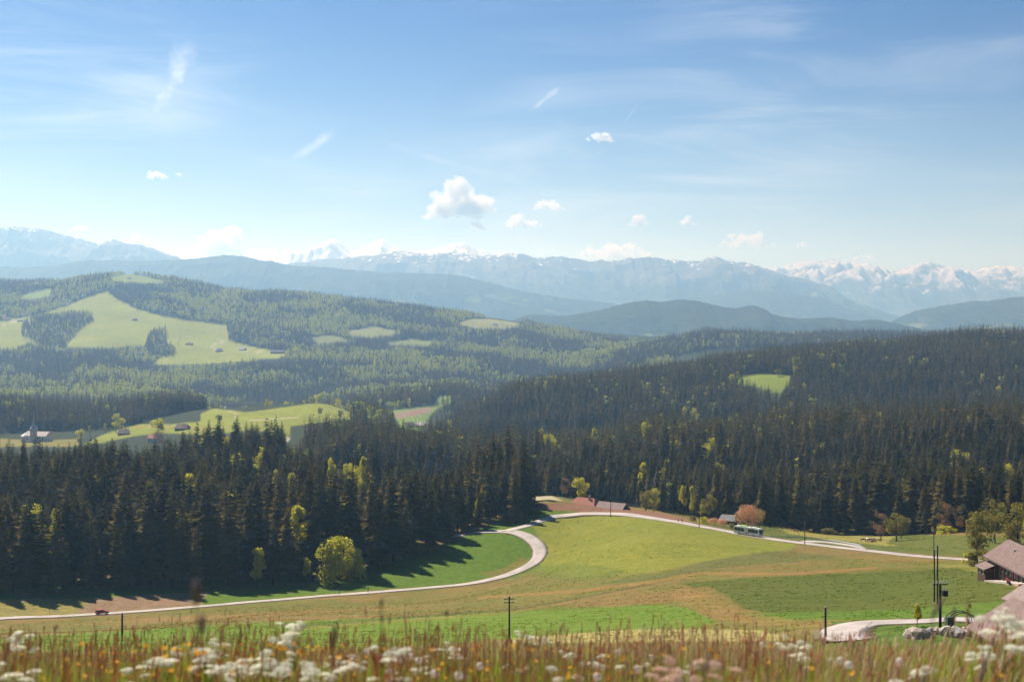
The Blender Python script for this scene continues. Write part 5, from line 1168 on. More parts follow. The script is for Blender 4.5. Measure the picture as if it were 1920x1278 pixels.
def cow(px, d, rz, mat, label, graze=True, lying=False):
    p = pt(px, d); t = thing('cow', label, 'cow', (p.x, p.y, p.z-(0.50 if lying else 0.02)), rz)
    hd = (1.25,0,0.95) if not graze else (1.15,0,0.55); mz = (1.62,0,0.82) if not graze else (1.38,0,0.18)
    ft = 0.03 if not lying else 0.5
    V = [(-0.75,0,1.12),(-0.25,0,1.06),(0.30,0,1.05),(0.72,0,1.14),(1.0,0,1.12 if not graze else 0.95),hd,mz,
         (-0.78,0.22,0.95),(-0.70,0.24,0.72),(-0.88,0.24,0.45),(-0.84,0.24,ft),(-0.78,-0.22,0.95),(-0.66,-0.24,0.72),(-0.84,-0.24,0.45),(-0.80,-0.24,ft),
         (0.66,0.2,0.90),(0.68,0.21,0.48),(0.66,0.21,ft),(0.66,-0.2,0.90),(0.74,-0.21,0.48),(0.72,-0.21,ft),(-1.08,0,1.18),(-1.18,0,0.62)]
    E = [(0,1),(1,2),(2,3),(3,4),(4,5),(5,6),(0,7),(7,8),(8,9),(9,10),(0,11),(11,12),(12,13),(13,14),(3,15),(15,16),(16,17),(3,18),(18,19),(19,20),(0,21),(21,22)]
    R = [0.32,0.42,0.42,0.35,0.24,0.21,0.14, 0.18,0.13,0.07,0.06,0.18,0.13,0.07,0.06,0.14,0.075,0.06,0.14,0.075,0.06,0.05,0.035]
    skinned('body', V, E, R, mat, t, 1)
    for sy in (-1, 1):
        MB().add([(hd[0]-0.05,sy*0.12,hd[2]+0.12),(hd[0]+0.02,sy*0.34,hd[2]+0.10),(hd[0]-0.03,sy*0.33,hd[2]+0.0),(hd[0]-0.10,sy*0.2,hd[2]+0.04)], [(0,1,2,3),(3,2,1,0)]).build('ear', mat, t)
        MB().tube((hd[0]-0.06,sy*0.09,hd[2]+0.14),(hd[0]-0.02,sy*0.22,hd[2]+0.32),0.03,0.008,6).build('horn', M_PORC, t)
    return t
cow(1619, 575, 2.9, CM[3], 'dark cow with white head at the left of the herd'); cow(1625.5, 580, 2.0, CM[2], 'white cow standing at the back of the herd')
cow(1627, 570, 0.9, CM[0], 'red and white cow in front of the white one'); cow(1633, 577, 3.4, CM[0], 'red and white cow in the middle of the herd', False)
cow(1637.5, 579, 0.5, CM[0], 'red and white cow grazing right of the middle one'); cow(1646, 572, -0.3, CM[0], 'reddish cow apart at the right of the herd')
cow(1637, 567, 0.1, CM[1], 'tan cow lying nearest to the road', False, True); cow(1492, 592, 0.3, CM[1], 'single brown cow on the pasture rim above the lay-by')

# ---------------------------------------------------------------- the flowering meadow at the camera's feet
def plantmat(name, trans=0.4, tc=(1.15, 1.1, 0.8)):
    m = newmat(name); N = NT(m.node_tree); at = N.n('ShaderNodeVertexColor', layer_name='tint')
    d = N.n('ShaderNodeBsdfDiffuse'); N.l(at.outputs[0], d.inputs['Color']); t = N.n('ShaderNodeBsdfTranslucent'); N.l(N.mix(1.0, at.outputs[0], tc, 'MULTIPLY'), t.inputs['Color'])
    mx = N.n('ShaderNodeMixShader'); mx.inputs[0].default_value = trans; N.l(d.outputs[0], mx.inputs[1]); N.l(t.outputs[0], mx.inputs[2])
    o = N.n('ShaderNodeOutputMaterial'); N.l(mx.outputs[0], o.inputs['Surface']); return m
M_BLADE = plantmat('grass_blades')
def scatter(n, d0, d1, p0=-60, p1=1980):
    d = np.sqrt(rng.uniform(d0*d0, d1*d1, n)); px = rng.uniform(p0, p1, n); x = (px-CX)*d/F; return px, d, x, terrain(x, d)
def meadow_grass():
    n = 85000; px, d, x, z = scatter(n, 5.0, 17.0)
    h = rng.uniform(0.24, 0.50, n)*(1+fbm(x*1.3, d*1.3, 3, 91)*0.8); w = rng.uniform(0.0018, 0.0042, n)
    lean = rng.normal(0, 0.12, n)+0.10+0.22*sstep(1300, 1900, px); lf = rng.normal(0, 0.12, n)
    a = rng.uniform(0, np.pi, n); sx, sy = np.cos(a)*w, np.sin(a)*w
    b = np.stack([x, d, z-0.02], -1); m = b+np.stack([lean*h*0.30, lf*h*0.3, h*0.62], -1); t = b+np.stack([lean*h*1.0, lf*h, h*0.98], -1)
    s = np.stack([sx, sy, sx*0], -1)
    V = np.stack([b-s, b+s, m-s*0.8, m+s*0.8, t], 1).reshape(-1, 3)
    k = np.arange(n)[:, None]*5; Fc = np.concatenate([k+np.array([[0, 1, 3]]), k+np.array([[0, 3, 2]]), k+np.array([[2, 3, 4]])])
    u = rng.uniform(size=n); pn = fbm(x*0.9, d*0.9, 3, 95)
    g = np.array([0.26, 0.36, 0.05]); y = np.array([0.40, 0.40, 0.09]); br = np.array([0.42, 0.27, 0.13]); rd = np.array([0.45, 0.18, 0.09])
    c = np.where((u < 0.70)[:, None], g, np.where((u < 0.88)[:, None], y, np.where((u < 0.97)[:, None], br, rd)))
    c = c*(0.75+0.5*rng.uniform(size=(n, 1)))*(1+pn[:, None]*0.6)
    o = mesh_obj('meadow_grass', V, Fc, M_BLADE, cols=np.repeat(c, 5, 0)); tag(o, 'uncut meadow grass in the foreground', kind='stuff')
    # seeding grasses: thin stalk with a spindle head
    n = 8500; px, d, x, z = scatter(n, 5.5, 17.0)
    h = rng.uniform(0.34, 0.66, n)*(1+fbm(x*0.8, d*0.8, 3, 97)*0.5); hl = rng.uniform(0.03, 0.085, n); hr = rng.uniform(0.003, 0.0062, n)
    lean = rng.normal(0.05, 0.10, n)+0.32*sstep(1350, 1900, px); lf = rng.normal(0, 0.1, n)
    b = np.stack([x, d, z-0.02], -1); ax = np.stack([lean, lf, np.ones(n)], -1); ax /= np.linalg.norm(ax, axis=1)[:, None]
    top = b+ax*h[:, None]; e1 = np.stack([np.ones(n), 0*x, -lean], -1); e2 = np.stack([0*x, np.ones(n), -lf], -1)
    rows_ = [(-0.06, 0.10), (0.15, 0.75), (0.5, 1.0), (0.85, 0.6), (1.0, 0.08)]; vs = []; sw = 0.0013
    for q in range(3): an = 2.094*q; vs.append(b+(e1*math.cos(an)+e2*math.sin(an))*sw)
    for t_, r_ in rows_:
        for q in range(3):
            an = 2.094*q; vs.append(top+ax*(hl*t_)[:, None]+(e1*math.cos(an)+e2*math.sin(an))*(hr*r_ if t_ > -0.01 else np.full(n, sw))[:, None])
    V = np.stack(vs, 1).reshape(-1, 3); nv = len(vs); fl = []
    for L_ in range(5):
        for q in range(3):
            i0, i1, j0, j1 = L_*3+q, L_*3+(q+1) % 3, L_*3+3+q, L_*3+3+(q+1) % 3; fl += [(i0, i1, j1), (i0, j1, j0)]
    Fc = (np.arange(n)[:, None, None]*nv+np.array(fl)[None]).reshape(-1, 3)
    u = rng.uniform(size=n)[:, None]
    c = np.where(u < 0.5, np.array([0.60, 0.40, 0.34]), np.where(u < 0.8, np.array([0.70, 0.62, 0.44]), np.array([0.66, 0.28, 0.24])))*(0.7+0.6*rng.uniform(size=(n, 1)))
    o = mesh_obj('seeding_grass', V, Fc, M_BLADE, cols=np.repeat(c, nv, 0)); tag(o, 'brown seeding grass heads of the foreground meadow', kind='stuff')
meadow_grass()
M_STEM = leafmat('flower_stem', (0.13,0.17,0.04), (0.17,0.17,0.05), 0.2)
M_STEMR = leafmat('red_stem', (0.26,0.10,0.05), (0.30,0.12,0.06), 0.2)
M_UMB = leafmat('white_florets', (0.88,0.86,0.74), (0.92,0.90,0.80), 0.5, tcol=(1, 1, 0.95))
M_BUTT = leafmat('buttercup_petals', (0.80,0.40,0.06), (0.85,0.52,0.10), 0.4, tcol=(1.05, 1, 0.7))
M_CLOCK = leafmat('seed_fluff', (0.78,0.70,0.62), (0.82,0.76,0.70), 0.5, tcol=(1, 1, 1))
M_SORREL = leafmat('sorrel_flowers', (0.46,0.10,0.065), (0.55,0.17,0.10), 0.4, (0.36,0.13,0.07), tcol=(1.1, 0.9, 0.8), nscale=8.0)
M_HEAD = leafmat('brown_seed_head', (0.25,0.185,0.165), (0.30,0.22,0.18), 0.12)
M_PINK = leafmat('pink_florets', (0.74,0.50,0.42), (0.78,0.56,0.48), 0.4, tcol=(1, 0.95, 0.9))
def umbel_mesh(seed, R=0.034, mat=None):
    r = random.Random(seed); mb = MB()
    for k in range(46):
        a, q = k*2.39996, math.sqrt((k+0.5)/46)*R; c = Vector((q*math.cos(a), q*math.sin(a), 0.010*(1-(q/R)**2)+r.uniform(-0.003, 0.003))); s = R*r.uniform(0.13, 0.20)
        n_ = 5; tl = Vector((r.uniform(-0.5, 0.5), r.uniform(-0.5, 0.5), 1)).normalized(); e = tl.orthogonal().normalized(); g = tl.cross(e)
        mb.add([c+tl*s*0.45]+[c+e*(s*math.cos(6.283*i/n_))+g*(s*math.sin(6.283*i/n_)) for i in range(n_)], [(0, 1+i, 1+(i+1) % n_) for i in range(n_)])
    for k in range(9):
        a = k*0.7; mb.tube((R*0.62*math.cos(a), R*0.62*math.sin(a), 0.002), (0, 0, -0.03), 0.0007, 0.0007, 3, False)
    me = bpy.data.meshes.new('umbel'); me.from_pydata(mb.v, [], mb.f); me.update(); me.materials.append(mat or M_UMB); return me
UMB = [umbel_mesh(i, 0.030+0.004*i) for i in range(4)]; UMBP = umbel_mesh(9, 0.030, M_PINK)
def side_of(px, py):
    v = 'low in the picture' if py > 1250 else 'midway down the flower belt' if py > 1228 else 'high in the flower belt'
    for lim, w in ((120, 'by the left border'), (270, 'below the red car'), (430, 'below the tall plantain heads'), (600, 'among the left umbel drift'), (760, 'right of the left umbel drift'), (900, 'left of the crossarm pole'), (1020, 'below the crossarm pole'), (1180, 'right of the crossarm pole'), (1320, 'around the big pink flower'), (1480, 'left of the short pole'), (1640, 'below the farm lane bend'), (1790, 'below the boulder heap'), (2000, 'by the right border')):
        if px < lim: return w+', '+v

def base_of(px, py, d, far=True):
    d = d*1.3+1.0 if far else d
    g = pt(px, d); top = -(py-HY)*d/F; return g, max(0.12, top-g.z)
def cow_parsley(px, py, d, n, label, seed, meshes=UMB, name='cow_parsley'):
    r = random.Random(seed); g, h = base_of(px, py, d); t = thing(name, label, 'flower', (g.x, g.y, g.z), 0)
    mb = MB(); fork = Vector((0.0, 0, h*0.55)); mb.tube((0,0,-0.02), fork, 0.004, 0.003, 6)
    for k in range(n):
        a = r.uniform(0, 6.28); q = r.uniform(0.02, 0.115); e = Vector((math.cos(a)*q, math.sin(a)*q*0.8, h-r.uniform(0, 0.085)*(k > 0)))
        md = fork.lerp(e, 0.5)+Vector((e.x*0.35, e.y*0.35, 0)); mb.tube(fork, md, 0.0022, 0.0018, 5, False); mb.tube(md, e, 0.0018, 0.0012, 5, False)
        u = link(bpy.data.objects.new('umbel', meshes[k % len(meshes)]), t); u.location = e+Vector((0,0,0.025)); u.rotation_euler = (r.uniform(-0.3, 0.3), r.uniform(-0.3, 0.3), a); s = r.uniform(0.8, 1.25); u.scale = (s, s, s)
    lf = MB()
    for k in range(7):
        a = r.uniform(0, 6.28); b = Vector((0, 0, h*r.uniform(0.1, 0.5))); q = r.uniform(0.06, 0.13)
        for i in range(5):
            c = b+Vector((math.cos(a), math.sin(a), 0.35))*q*(i+1)/5; w = 0.02*(1-i/6); sd = Vector((-math.sin(a), math.cos(a), 0))*w
            lf.add([c, c+sd+Vector((0,0,-0.006)), c+Vector((math.cos(a), math.sin(a), 0.2))*0.02, c-sd+Vector((0,0,-0.006))], [(0, 1, 2), (0, 2, 3)])
    mb.build('stem', M_STEM, t); lf.build('leaf', M_STEM, t); return t
CP = [(552,1170,6.4,7,'tallest white umbel flower cluster left of the middle of the meadow'),(532,1200,6.0,9,'dense white umbel flower right under the tallest one'),(512,1232,5.4,9,'large white umbel flower in the middle of the left flower drift'),
 (396,1210,6.2,7,'white umbel flower at the left of the drift behind the tall seed head'),(382,1232,5.6,6,'lower white umbel flower left in the drift'),(478,1245,5.0,7,'low white umbel flower between the left drift plants'),(655,1232,6.0,6,'white umbel flower at the right end of the left drift'),
 (448,1264,4.4,6,'white umbel flower at the bottom border of the left drift'),(560,1262,4.5,7,'white umbel flower at the bottom right of the left drift'),(851,1212,7.6,5,'white umbel flower left of the pole with crossarms'),(862,1222,7.0,4,'lower white umbel flower beside the one left of the pole'),
 (984,1190,9.0,4,'small white umbel flower right of the pole with crossarms'),(1012,1204,8.4,4,'small white umbel flower a step right of the pole'),(1476,1204,6.6,6,'white umbel flower left of the short pole by the lane'),(1498,1222,6.2,5,'lower white umbel flower left of the short pole'),
 (1880,1150,5.2,5,'tall white umbel flower before the roof at the right edge'),(1906,1172,4.6,5,'broad white umbel flower before the low shed roof'),(1872,1168,4.8,6,'white umbel flower left of the broad one at the right'),(1845,1228,5.0,6,'white umbel flower low at the right under the shed'),
 (1905,1218,4.4,5,'white umbel flower at the right border low in the grass'),(14,1194,6.4,5,'white umbel flower at the left border of the meadow'),(36,1204,6.0,4,'second white umbel flower from the left border'),(318,1222,6.4,4,'thin white umbel flower left of the drift'),
 (745,1262,5.0,4,'small white umbel flower near the bottom between drift and middle'),(1718,1262,4.8,4,'small white umbel flower near the bottom right'),(20,1262,4.6,5,'white umbel flower in the bottom left corner')]
for k, a in enumerate(CP): cow_parsley(*a, k)
ru = random.Random(21)
for k in range(34):
    px = ru.choice((ru.gauss(560, 200), ru.gauss(900, 260), ru.uniform(0, 1900))); px = min(1900, max(5, px)); py = ru.uniform(1216, 1272)
    t = cow_parsley(px, py, ru.uniform(4.4, 7.5), ru.randint(2, 4), 'small white umbel flower '+side_of(px, py), 200+k); t['group'] = 'small umbel flowers '+side_of(px, py)
cow_parsley(1236, 1244, 3.6, 8, 'big blurred pink umbel flower at the bottom right of the middle', 70, [UMBP], 'pink_yarrow')
cow_parsley(1340, 1262, 3.4, 6, 'pale pink umbel flower at the bottom border', 71, [UMBP], 'pink_yarrow')
# buttercups
def buttercup_meshes():
    mb = MB()
    for k in range(5):
        a = 6.283*k/5; e = Vector((math.cos(a), math.sin(a), 0)); s = Vector((-math.sin(a), math.cos(a), 0)); R = 0.0125
        mb.add([(0,0,0), e*R*0.6+s*R*0.5+Vector((0,0,0.005)), e*R+s*R*0.25+Vector((0,0,0.011)), e*R-s*R*0.25+Vector((0,0,0.011)), e*R*0.6-s*R*0.5+Vector((0,0,0.005))], [(0,1,2,3,4)])
    me = bpy.data.meshes.new('petals'); me.from_pydata([tuple(v) for v in mb.v], [], mb.f); me.update(); me.materials.append(M_BUTT)
    st = MB().tube((0,0,-1),(0.02,0,-0.5),0.0016,0.0013,4,False).tube((0.02,0,-0.5),(0,0,0),0.0013,0.001,4,False); m2 = bpy.data.meshes.new('stem'); m2.from_pydata(st.v, [], st.f); m2.update(); m2.materials.append(M_STEM)
    return me, m2
BP, BS = buttercup_meshes()
r_ = random.Random(5); nbc = 0
while nbc < 230:
    px = r_.choice((r_.gauss(520, 260), r_.gauss(230, 170), r_.gauss(1050, 260), r_.uniform(0, 1900))); py = r_.uniform(1208, 1276); d = r_.uniform(3.9, 8.5)
    if not (-10 < px < 1930) or (px > 1450 and r_.random() < 0.6): continue
    g, h = base_of(px, py, d); nbc += 1
    side = 'left part of' if px < 480 else 'left middle of' if px < 960 else 'right middle of' if px < 1440 else 'right part of'
    side = side_of(px, py)
    t = thing('buttercup', 'small orange yellow buttercup '+side, 'flower', (g.x, g.y, g.z+h), r_.uniform(0, 6), 'buttercups '+side)
    f = link(bpy.data.objects.new('petals', BP), t); f.rotation_euler = (r_.uniform(-0.7, 0.7), r_.uniform(-0.7, 0.7), 0); s = r_.uniform(0.8, 1.35); f.scale = (s, s, s)
    st = link(bpy.data.objects.new('stem', BS), t); st.scale = (1, 1, h)
# dandelion clocks
def clock_mesh():
    mb = MB(); r = random.Random(3); R = 0.021
    for k in range(70):
        z = 1-2*(k+0.5)/70; a = k*2.39996; q = math.sqrt(1-z*z); n_ = Vector((q*math.cos(a), q*math.sin(a), z)); e = n_.orthogonal().normalized(); g = n_.cross(e); c = n_*R; s = R*0.26
        mb.add([c+n_*s*0.2]+[c+e*(s*math.cos(1.2566*i))+g*(s*math.sin(1.2566*i)) for i in range(5)], [(0, 1+i, 1+(i+1) % 5) for i in range(5)])
    mb.lathe([(0.001,-0.004),(0.005,0),(0.001,0.004)], 6)
    me = bpy.data.meshes.new('seed_ball'); me.from_pydata([tuple(v) for v in mb.v], [], mb.f); me.update(); me.materials.append(M_CLOCK); return me
CK = clock_mesh()
for k, (px, py, d, lb) in enumerate(((1576,1238,5.4,'left one of two pale dandelion clocks below the farm lane'),(1592,1246,5.0,'right one of two pale dandelion clocks below the farm lane'),(1687,1240,5.0,'single large dandelion clock below the boulder heap'),
  (687,1221,6.4,'dandelion clock right of the left flower drift'),(771,1230,6.2,'brownish dandelion clock below the left middle of the meadow'),(900,1248,5.4,'dandelion clock below the pole with crossarms'),(815,1262,5.0,'dandelion clock low left of the pole with crossarms'),
  (860,1266,4.6,'bottom dandelion clock below the pole with crossarms'),(1195,1254,5.0,'dandelion clock left of the big pink flower'),(1305,1247,5.4,'dandelion clock right of the big pink flower'),(1120,1268,4.6,'dandelion clock at the bottom border in the middle'),(1160,1221,7.0,'distant dandelion clock before the pale strip'),(1430,1208,7.0,'dandelion clock left of the white umbels by the lane'),(785,1238,6.0,'white dandelion clock beside the brownish one'))):
    g, h = base_of(px, py, d); t = thing('dandelion_clock', lb, 'flower', (g.x, g.y, g.z+h), k)
    link(bpy.data.objects.new('seed_ball', CK), t); st = link(bpy.data.objects.new('stem', BS), t); st.scale = (1.3, 1.3, h)
# sorrel: red panicles
def sorrel_mesh(seed):
    r = random.Random(seed); mb = MB()
    for k in range(95):
        u = r.random()**0.8; br = r.randrange(5); a = br*1.256+seed; q = 0.034*(1-u)*r.uniform(0, 1); z = -0.20*(1-u)+q*0.8
        c = Vector((math.cos(a)*q+r.uniform(-1, 1)*0.003, math.sin(a)*q+r.uniform(-1, 1)*0.003, z)); s = r.uniform(0.0022, 0.0042)
        e = Vector((r.uniform(-1, 1), r.uniform(-1, 1), r.uniform(-1, 1))).normalized(); f = e.orthogonal().normalized(); g = e.cross(f)
        mb.add([c+f*s, c+g*s, c-f*s, c-g*s, c+e*s*0.6], [(0,1,4),(1,2,4),(2,3,4),(3,0,4)])
    for br in range(5):
        a = br*1.256+seed; mb.tube((0,0,-0.2+0.03*br), (math.cos(a)*0.028, math.sin(a)*0.028, -0.15+0.03*br), 0.0009, 0.0006, 3, False)
    me = bpy.data.meshes.new('panicle'); me.from_pydata([tuple(v) for v in mb.v], [], mb.f); me.update(); me.materials.append(M_SORREL); return me
SOR = [sorrel_mesh(i) for i in range(4)]
stm = MB().tube((0,0,-1),(0.01,0,-0.5),0.0024,0.002,4,False).tube((0.01,0,-0.5),(0,0,0),0.002,0.0012,4,False); SST = bpy.data.meshes.new('stem'); SST.from_pydata(stm.v, [], stm.f); SST.update(); SST.materials.append(M_STEMR)
SP = [(20,1176,5.2),(32,1188,4.8),(58,1180,5.6),(80,1192,5.0),(170,1194,6.0),(215,1186,5.6),(330,1196,5.8),(490,1196,6.8),(618,1182,4.6),(626,1196,5.0),(665,1206,5.4),(690,1200,4.8),(700,1216,4.4),(712,1192,5.2),(745,1212,5.0),(764,1186,6.2),(770,1200,6.6),(818,1172,5.2),
      (958,1198,6.6),(1060,1196,8.0),(1085,1212,6.8),(1172,1176,8.0),(1240,1248,3.7),(1262,1256,3.9),(1212,1262,4.0),(1310,1192,7.6),(1345,1190,6.2),(1352,1206,6.0),(1396,1168,5.6),(1404,1178,5.4),(1412,1216,6.2),(1438,1222,5.6),(1520,1216,6.2),(1660,1252,4.6),(1700,1260,4.4),(1870,1240,4.4),(1905,1190,4.8),(725,1252,4.0),(740,1246,4.2),(905,1240,5.4)]
rs = random.Random(8); SP += [(rs.uniform(0, 1900), rs.uniform(1192, 1262), rs.uniform(4.2, 8.0)) for _ in range(95)]
for k, (px, py, d) in enumerate(SP):
    g, h = base_of(px, py, d); side = 'left part of' if px < 480 else 'left middle of' if px < 960 else 'right middle of' if px < 1440 else 'right part of'
    side = side_of(px, py); t = thing('sorrel', 'red sorrel flower spike '+side, 'flower', (g.x, g.y, g.z+h), k*0.8, 'sorrel '+side); t.rotation_euler = (rnd.uniform(-0.12, 0.12), rnd.uniform(0, 0.3), k*0.3)
    f = link(bpy.data.objects.new('panicle', SOR[k % 4]), t); s = rnd.uniform(0.9, 1.5); f.scale = (s, s, s); st = link(bpy.data.objects.new('stem', SST), t); st.scale = (1, 1, h)
# tall foxtail and plantain heads close to the lens
def tall_head(px, py, d, r, L, lean, label, name='foxtail_grass'):
    g, h = base_of(px, py, d, False); t = thing(name, label, 'grass', (g.x, g.y, g.z+h), 0)
    MB().lathe([(r*0.35,-L),(r*0.9,-L*0.85),(r,-L*0.5),(r*0.85,-L*0.2),(r*0.2,0)], 9).build('seed_head', M_HEAD, t, True).rotation_euler = (0, lean, 0)
    MB().tube((-math.sin(lean)*L*0.9, 0, -math.cos(lean)*L*0.9), (0, 0, -h-0.02), 0.0011, 0.0016, 5, False).build('stem', M_STEM, t)
tall_head(369, 1086, 2.8, 0.0095, 0.048, 0.03, 'tall blurred plantain head before the lower road', 'plantain'); tall_head(380, 1150, 3.2, 0.0075, 0.046, 0.05, 'blurred plantain head under the tall one', 'plantain')
tall_head(717, 1120, 4.3, 0.0045, 0.032, 0.15, 'thin brown grass head before the olive meadow'); tall_head(716, 1150, 4.5, 0.005, 0.026, -0.03, 'short brown grass head under the thin one'); tall_head(838, 1142, 4.9, 0.006, 0.022, 0.05, 'brown grass head left of the pole with crossarms')
tall_head(1768, 1120, 3.6, 0.0055, 0.06, 0.5, 'slanting foxtail head crossing the transformer pole'); tall_head(1790, 1136, 4.1, 0.005, 0.04, 0.15, 'upright foxtail head right of the transformer pole')
tall_head(1738, 1255, 3.4, 0.006, 0.05, 0.3, 'blurred foxtail head at the bottom right'); tall_head(1850, 1230, 3.4, 0.006, 0.06, 0.25, 'blurred foxtail head right of the bottom one')
tall_head(628, 1170, 3.9, 0.007, 0.06, 0.1, 'reddish blurred grass head right of the tallest umbel'); tall_head(1330, 1228, 3.5, 0.005, 0.05, 0.4, 'slanting blurred grass head before the right meadow')
def dry_stalk(px, py, d, label, seed):
    r = random.Random(seed); g, h = base_of(px, py, d); t = thing('dry_stalk', label, 'plant', (g.x, g.y, g.z), 0); mb = MB(); mb.tube((0,0,-0.02),(0.01,0,h),0.003,0.0015,5); tw = MB()
    for k in range(9):
        z = h*r.uniform(0.45, 0.97); a = r.uniform(0, 6.28); q = r.uniform(0.04, 0.09); e = Vector((math.cos(a)*q, math.sin(a)*q*0.5, z+q*0.9)); tw.tube((0,0,z), e, 0.0014, 0.0009, 4, False)
        for i in range(5): c = Vector((0,0,z)).lerp(e, 0.4+0.15*i); tw.lathe([(0.0006,-0.005),(0.0032,0),(0.0006,0.005)], 4, c)
    mb.build('stem', M_HEAD, t); tw.build('twig', M_HEAD, t)
dry_stalk(1243, 1158, 6.5, 'dry branching dock stalk before the pale strip', 1); dry_stalk(1615, 1176, 6.2, 'dry branching dock stalk before the farm lane bend', 2); dry_stalk(1628, 1186, 6.4, 'lower dry dock stalk before the farm lane bend', 3)

# ---------------------------------------------------------------- tufts standing in the grazed and mown fields
def field_tufts():
    n = 30000; d = np.sqrt(rng.uniform(200**2, 640**2, n)); px = rng.uniform(0, 1900, n); x = (px-CX)*d/F; z = terrain(x, d); py = row(z, d)
    c = ground_colour(px, py, d, x, d); lum = c.sum(1)
    roadd = np.minimum(np.minimum(linedist(px, py, [q[:2] for q in ROAD], 3.0), linedist(px, py, [q[:2] for q in ROAD2], 3.0)), linedist(px, py, [q[:2] for q in ROAD3], 3.0))
    keep = (roadd > 24) & (lum > 0.2) & (c[:, 1] > c[:, 0]*0.62) & (d < 640-np.where(px < 940, 140, 0)) & (fbm(x/22, d/22, 3, 111)+rng.normal(0, 0.10, n) > 0.0)
    x, y, z, c = x[keep], d[keep], z[keep], c[keep]; n = len(x)
    V = []; cols = []
    for k in range(7):
        a = rng.uniform(0, 6.28, n); q = rng.uniform(0.05, 0.5, n); h = rng.uniform(0.05, 0.17, n); w = rng.uniform(0.10, 0.26, n)
        bx, by = x+np.cos(a)*q, y+np.sin(a)*q; tx, ty = bx+rng.normal(0, 0.1, n), by+rng.normal(0, 0.1, n); e = rng.uniform(0, 3.14, n)
        V.append(np.stack([np.stack([bx-np.cos(e)*w, by-np.sin(e)*w, z-0.05], -1), np.stack([bx+np.cos(e)*w, by+np.sin(e)*w, z-0.05], -1), np.stack([tx, ty, z+h], -1)], 1))
    V = np.concatenate(V).reshape(-1, 3); m = len(V)//3
    cc = np.tile(c, (7, 1))*rng.uniform(1.2, 2.0, (m, 1))*np.array([0.95, 1.05, 0.9])
    o = mesh_obj('pasture_tufts', V, np.arange(m*3).reshape(m, 3), M_BLADE, cols=np.repeat(cc, 3, 0)); tag(o, 'rough grass tufts on the fields below the roads', kind='stuff')
field_tufts()

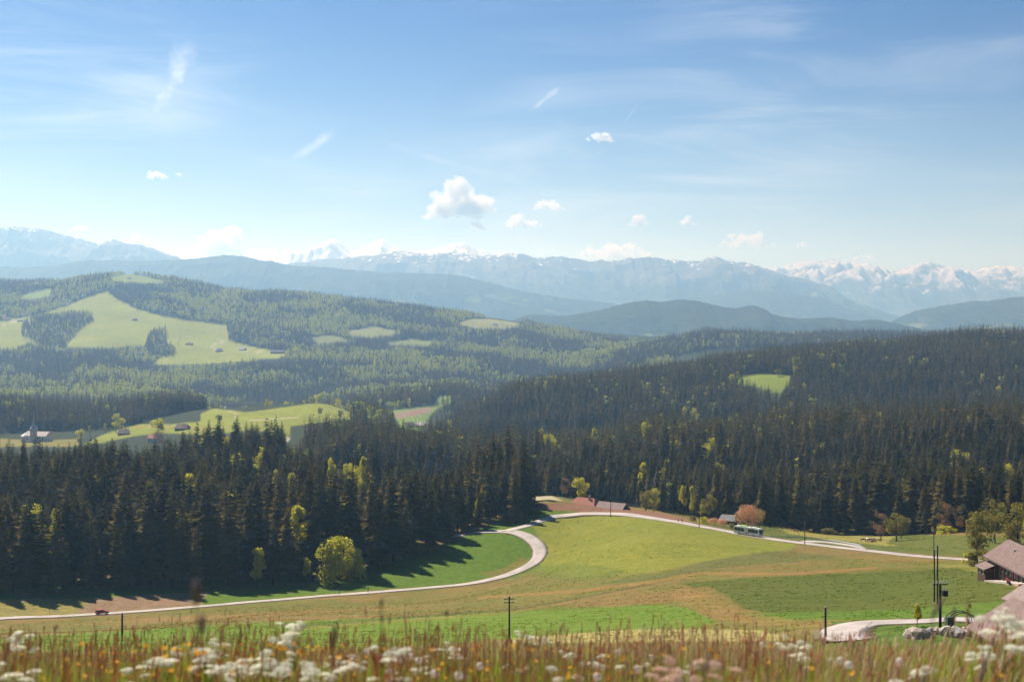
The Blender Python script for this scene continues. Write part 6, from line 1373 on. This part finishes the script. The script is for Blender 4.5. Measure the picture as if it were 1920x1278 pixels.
# ---------------------------------------------------------------- cumulus clouds beyond the haze
def cloud_material(dens):
    m = newmat('cumulus_vapour'); N = NT(m.node_tree)
    v = N.n('ShaderNodeVolumeScatter'); v.inputs['Color'].default_value = (1, 1, 1, 1); v.inputs['Density'].default_value = dens
    v.inputs['Anisotropy'].default_value = 0.35
    o = N.n('ShaderNodeOutputMaterial'); N.l(v.outputs[0], o.inputs['Volume']); return m
def cloud(px, py, w, h, label, seed, puffs=16, d=26500, flat=0.0, wide=1.0):
    """a heap of vapour puffs: centre pixel, width and height in photo pixels"""
    r = random.Random(seed); m = d/F; W2, H = w*m*0.5, h*m
    bm = bmesh.new()
    for k in range(puffs if h > 50 else int(puffs*2.2)):
        u = r.uniform(-1, 1); env = max(0.18, (1-u*u)**0.6); rr = H*(r.uniform(0.14, 0.36) if h > 50 else r.uniform(0.16, 0.36))*env
        zz = r.uniform(0, 1)**1.3*(H*env-rr*1.0)*(1-flat)+rr*0.6
        c = Vector((u*(W2-rr*0.6), r.uniform(-1, 1)*W2*0.45, zz))
        mt = Matrix.Translation(c)@Matrix.Diagonal((rr*(r.uniform(1.0, 1.5) if h > 50 else r.uniform(1.1, 1.9)), rr*1.2, rr*r.uniform(0.8, 1.05), 1))
        bmesh.ops.create_icosphere(bm, subdivisions=2, radius=1.0, matrix=mt)
    me = bpy.data.meshes.new('cumulus_cloud'); bm.to_mesh(me); bm.free()
    o = bpy.data.objects.new('cumulus_cloud', me); link(o)
    md = o.modifiers.new('remesh', 'REMESH'); md.mode = 'VOXEL'; md.voxel_size = max(4.0, H/34)
    tx = bpy.data.textures.new('billow', 'CLOUDS'); tx.noise_scale = H*0.20; tx.noise_depth = 5
    dm = o.modifiers.new('billow', 'DISPLACE'); dm.texture = tx; dm.strength = H*(0.42 if h > 50 else 0.62); dm.mid_level = 0.55; dm.texture_coords = 'LOCAL'
    me.materials.append(cloud_material(min(0.012, (3.4 if h > 50 else 1.9)/H)))
    o.location = ((px-CX)*m, d, (HY-(py+h*0.5))*m)
    return tag(o, label, 'cloud', None)
cloud(868, 364, 122, 76, 'largest white cumulus cloud with a grey heart above the pale crest', 4, 34)
cloud(825, 398, 80, 26, 'low ragged skirt of cloud at the lower left of the largest cumulus', 2, 12)
cloud(893, 423, 40, 16, 'small cloud scrap right below the largest cumulus', 3, 8)
cloud(978, 412, 72, 28, 'flat white cloud just right of and below the largest cumulus', 4, 12)
cloud(1029, 383, 62, 22, 'small rounded cloud to the right of the largest cumulus', 5, 10)
cloud(1126, 258, 62, 18, 'lone white cloud scrap high in the middle of the sky', 6, 10)
cloud(1197, 414, 44, 20, 'small puffy cloud above the middle of the snow streaked crest', 7, 9)
cloud(1290, 413, 34, 18, 'faint small cloud right of the puffy one over the crest', 8, 7)
cloud(1152, 470, 150, 34, 'long cloud bank resting behind the pale crest', 9, 22)
cloud(1397, 448, 104, 32, 'flat based cloud over the right shoulder of the crest', 10, 16)
cloud(1505, 459, 30, 11, 'tiny cloud right of the flat based one', 11, 6)
cloud(420, 455, 140, 62, 'cloud bank rising behind the blue ridge at the left', 12, 24)
cloud(500, 475, 120, 30, 'low cloud tail at the right end of the left cloud bank', 13, 14)
cloud(294, 325, 40, 20, 'small white cloud below the tall left contrail', 14, 9)
cloud(334, 327, 16, 9, 'tiny cloud speck beside the small left cloud', 15, 5)
cloud(150, 426, 38, 16, 'small cloud over the rocky left massif', 16, 8)
cloud(256, 450, 50, 18, 'little cloud caught behind the left massif', 17, 8)
cloud(1868, 518, 130, 30, 'cloud lying along the snow peaks at the right edge', 18, 18)
cloud(1620, 484, 60, 12, 'thin cloud cap over the snow range', 19, 9)
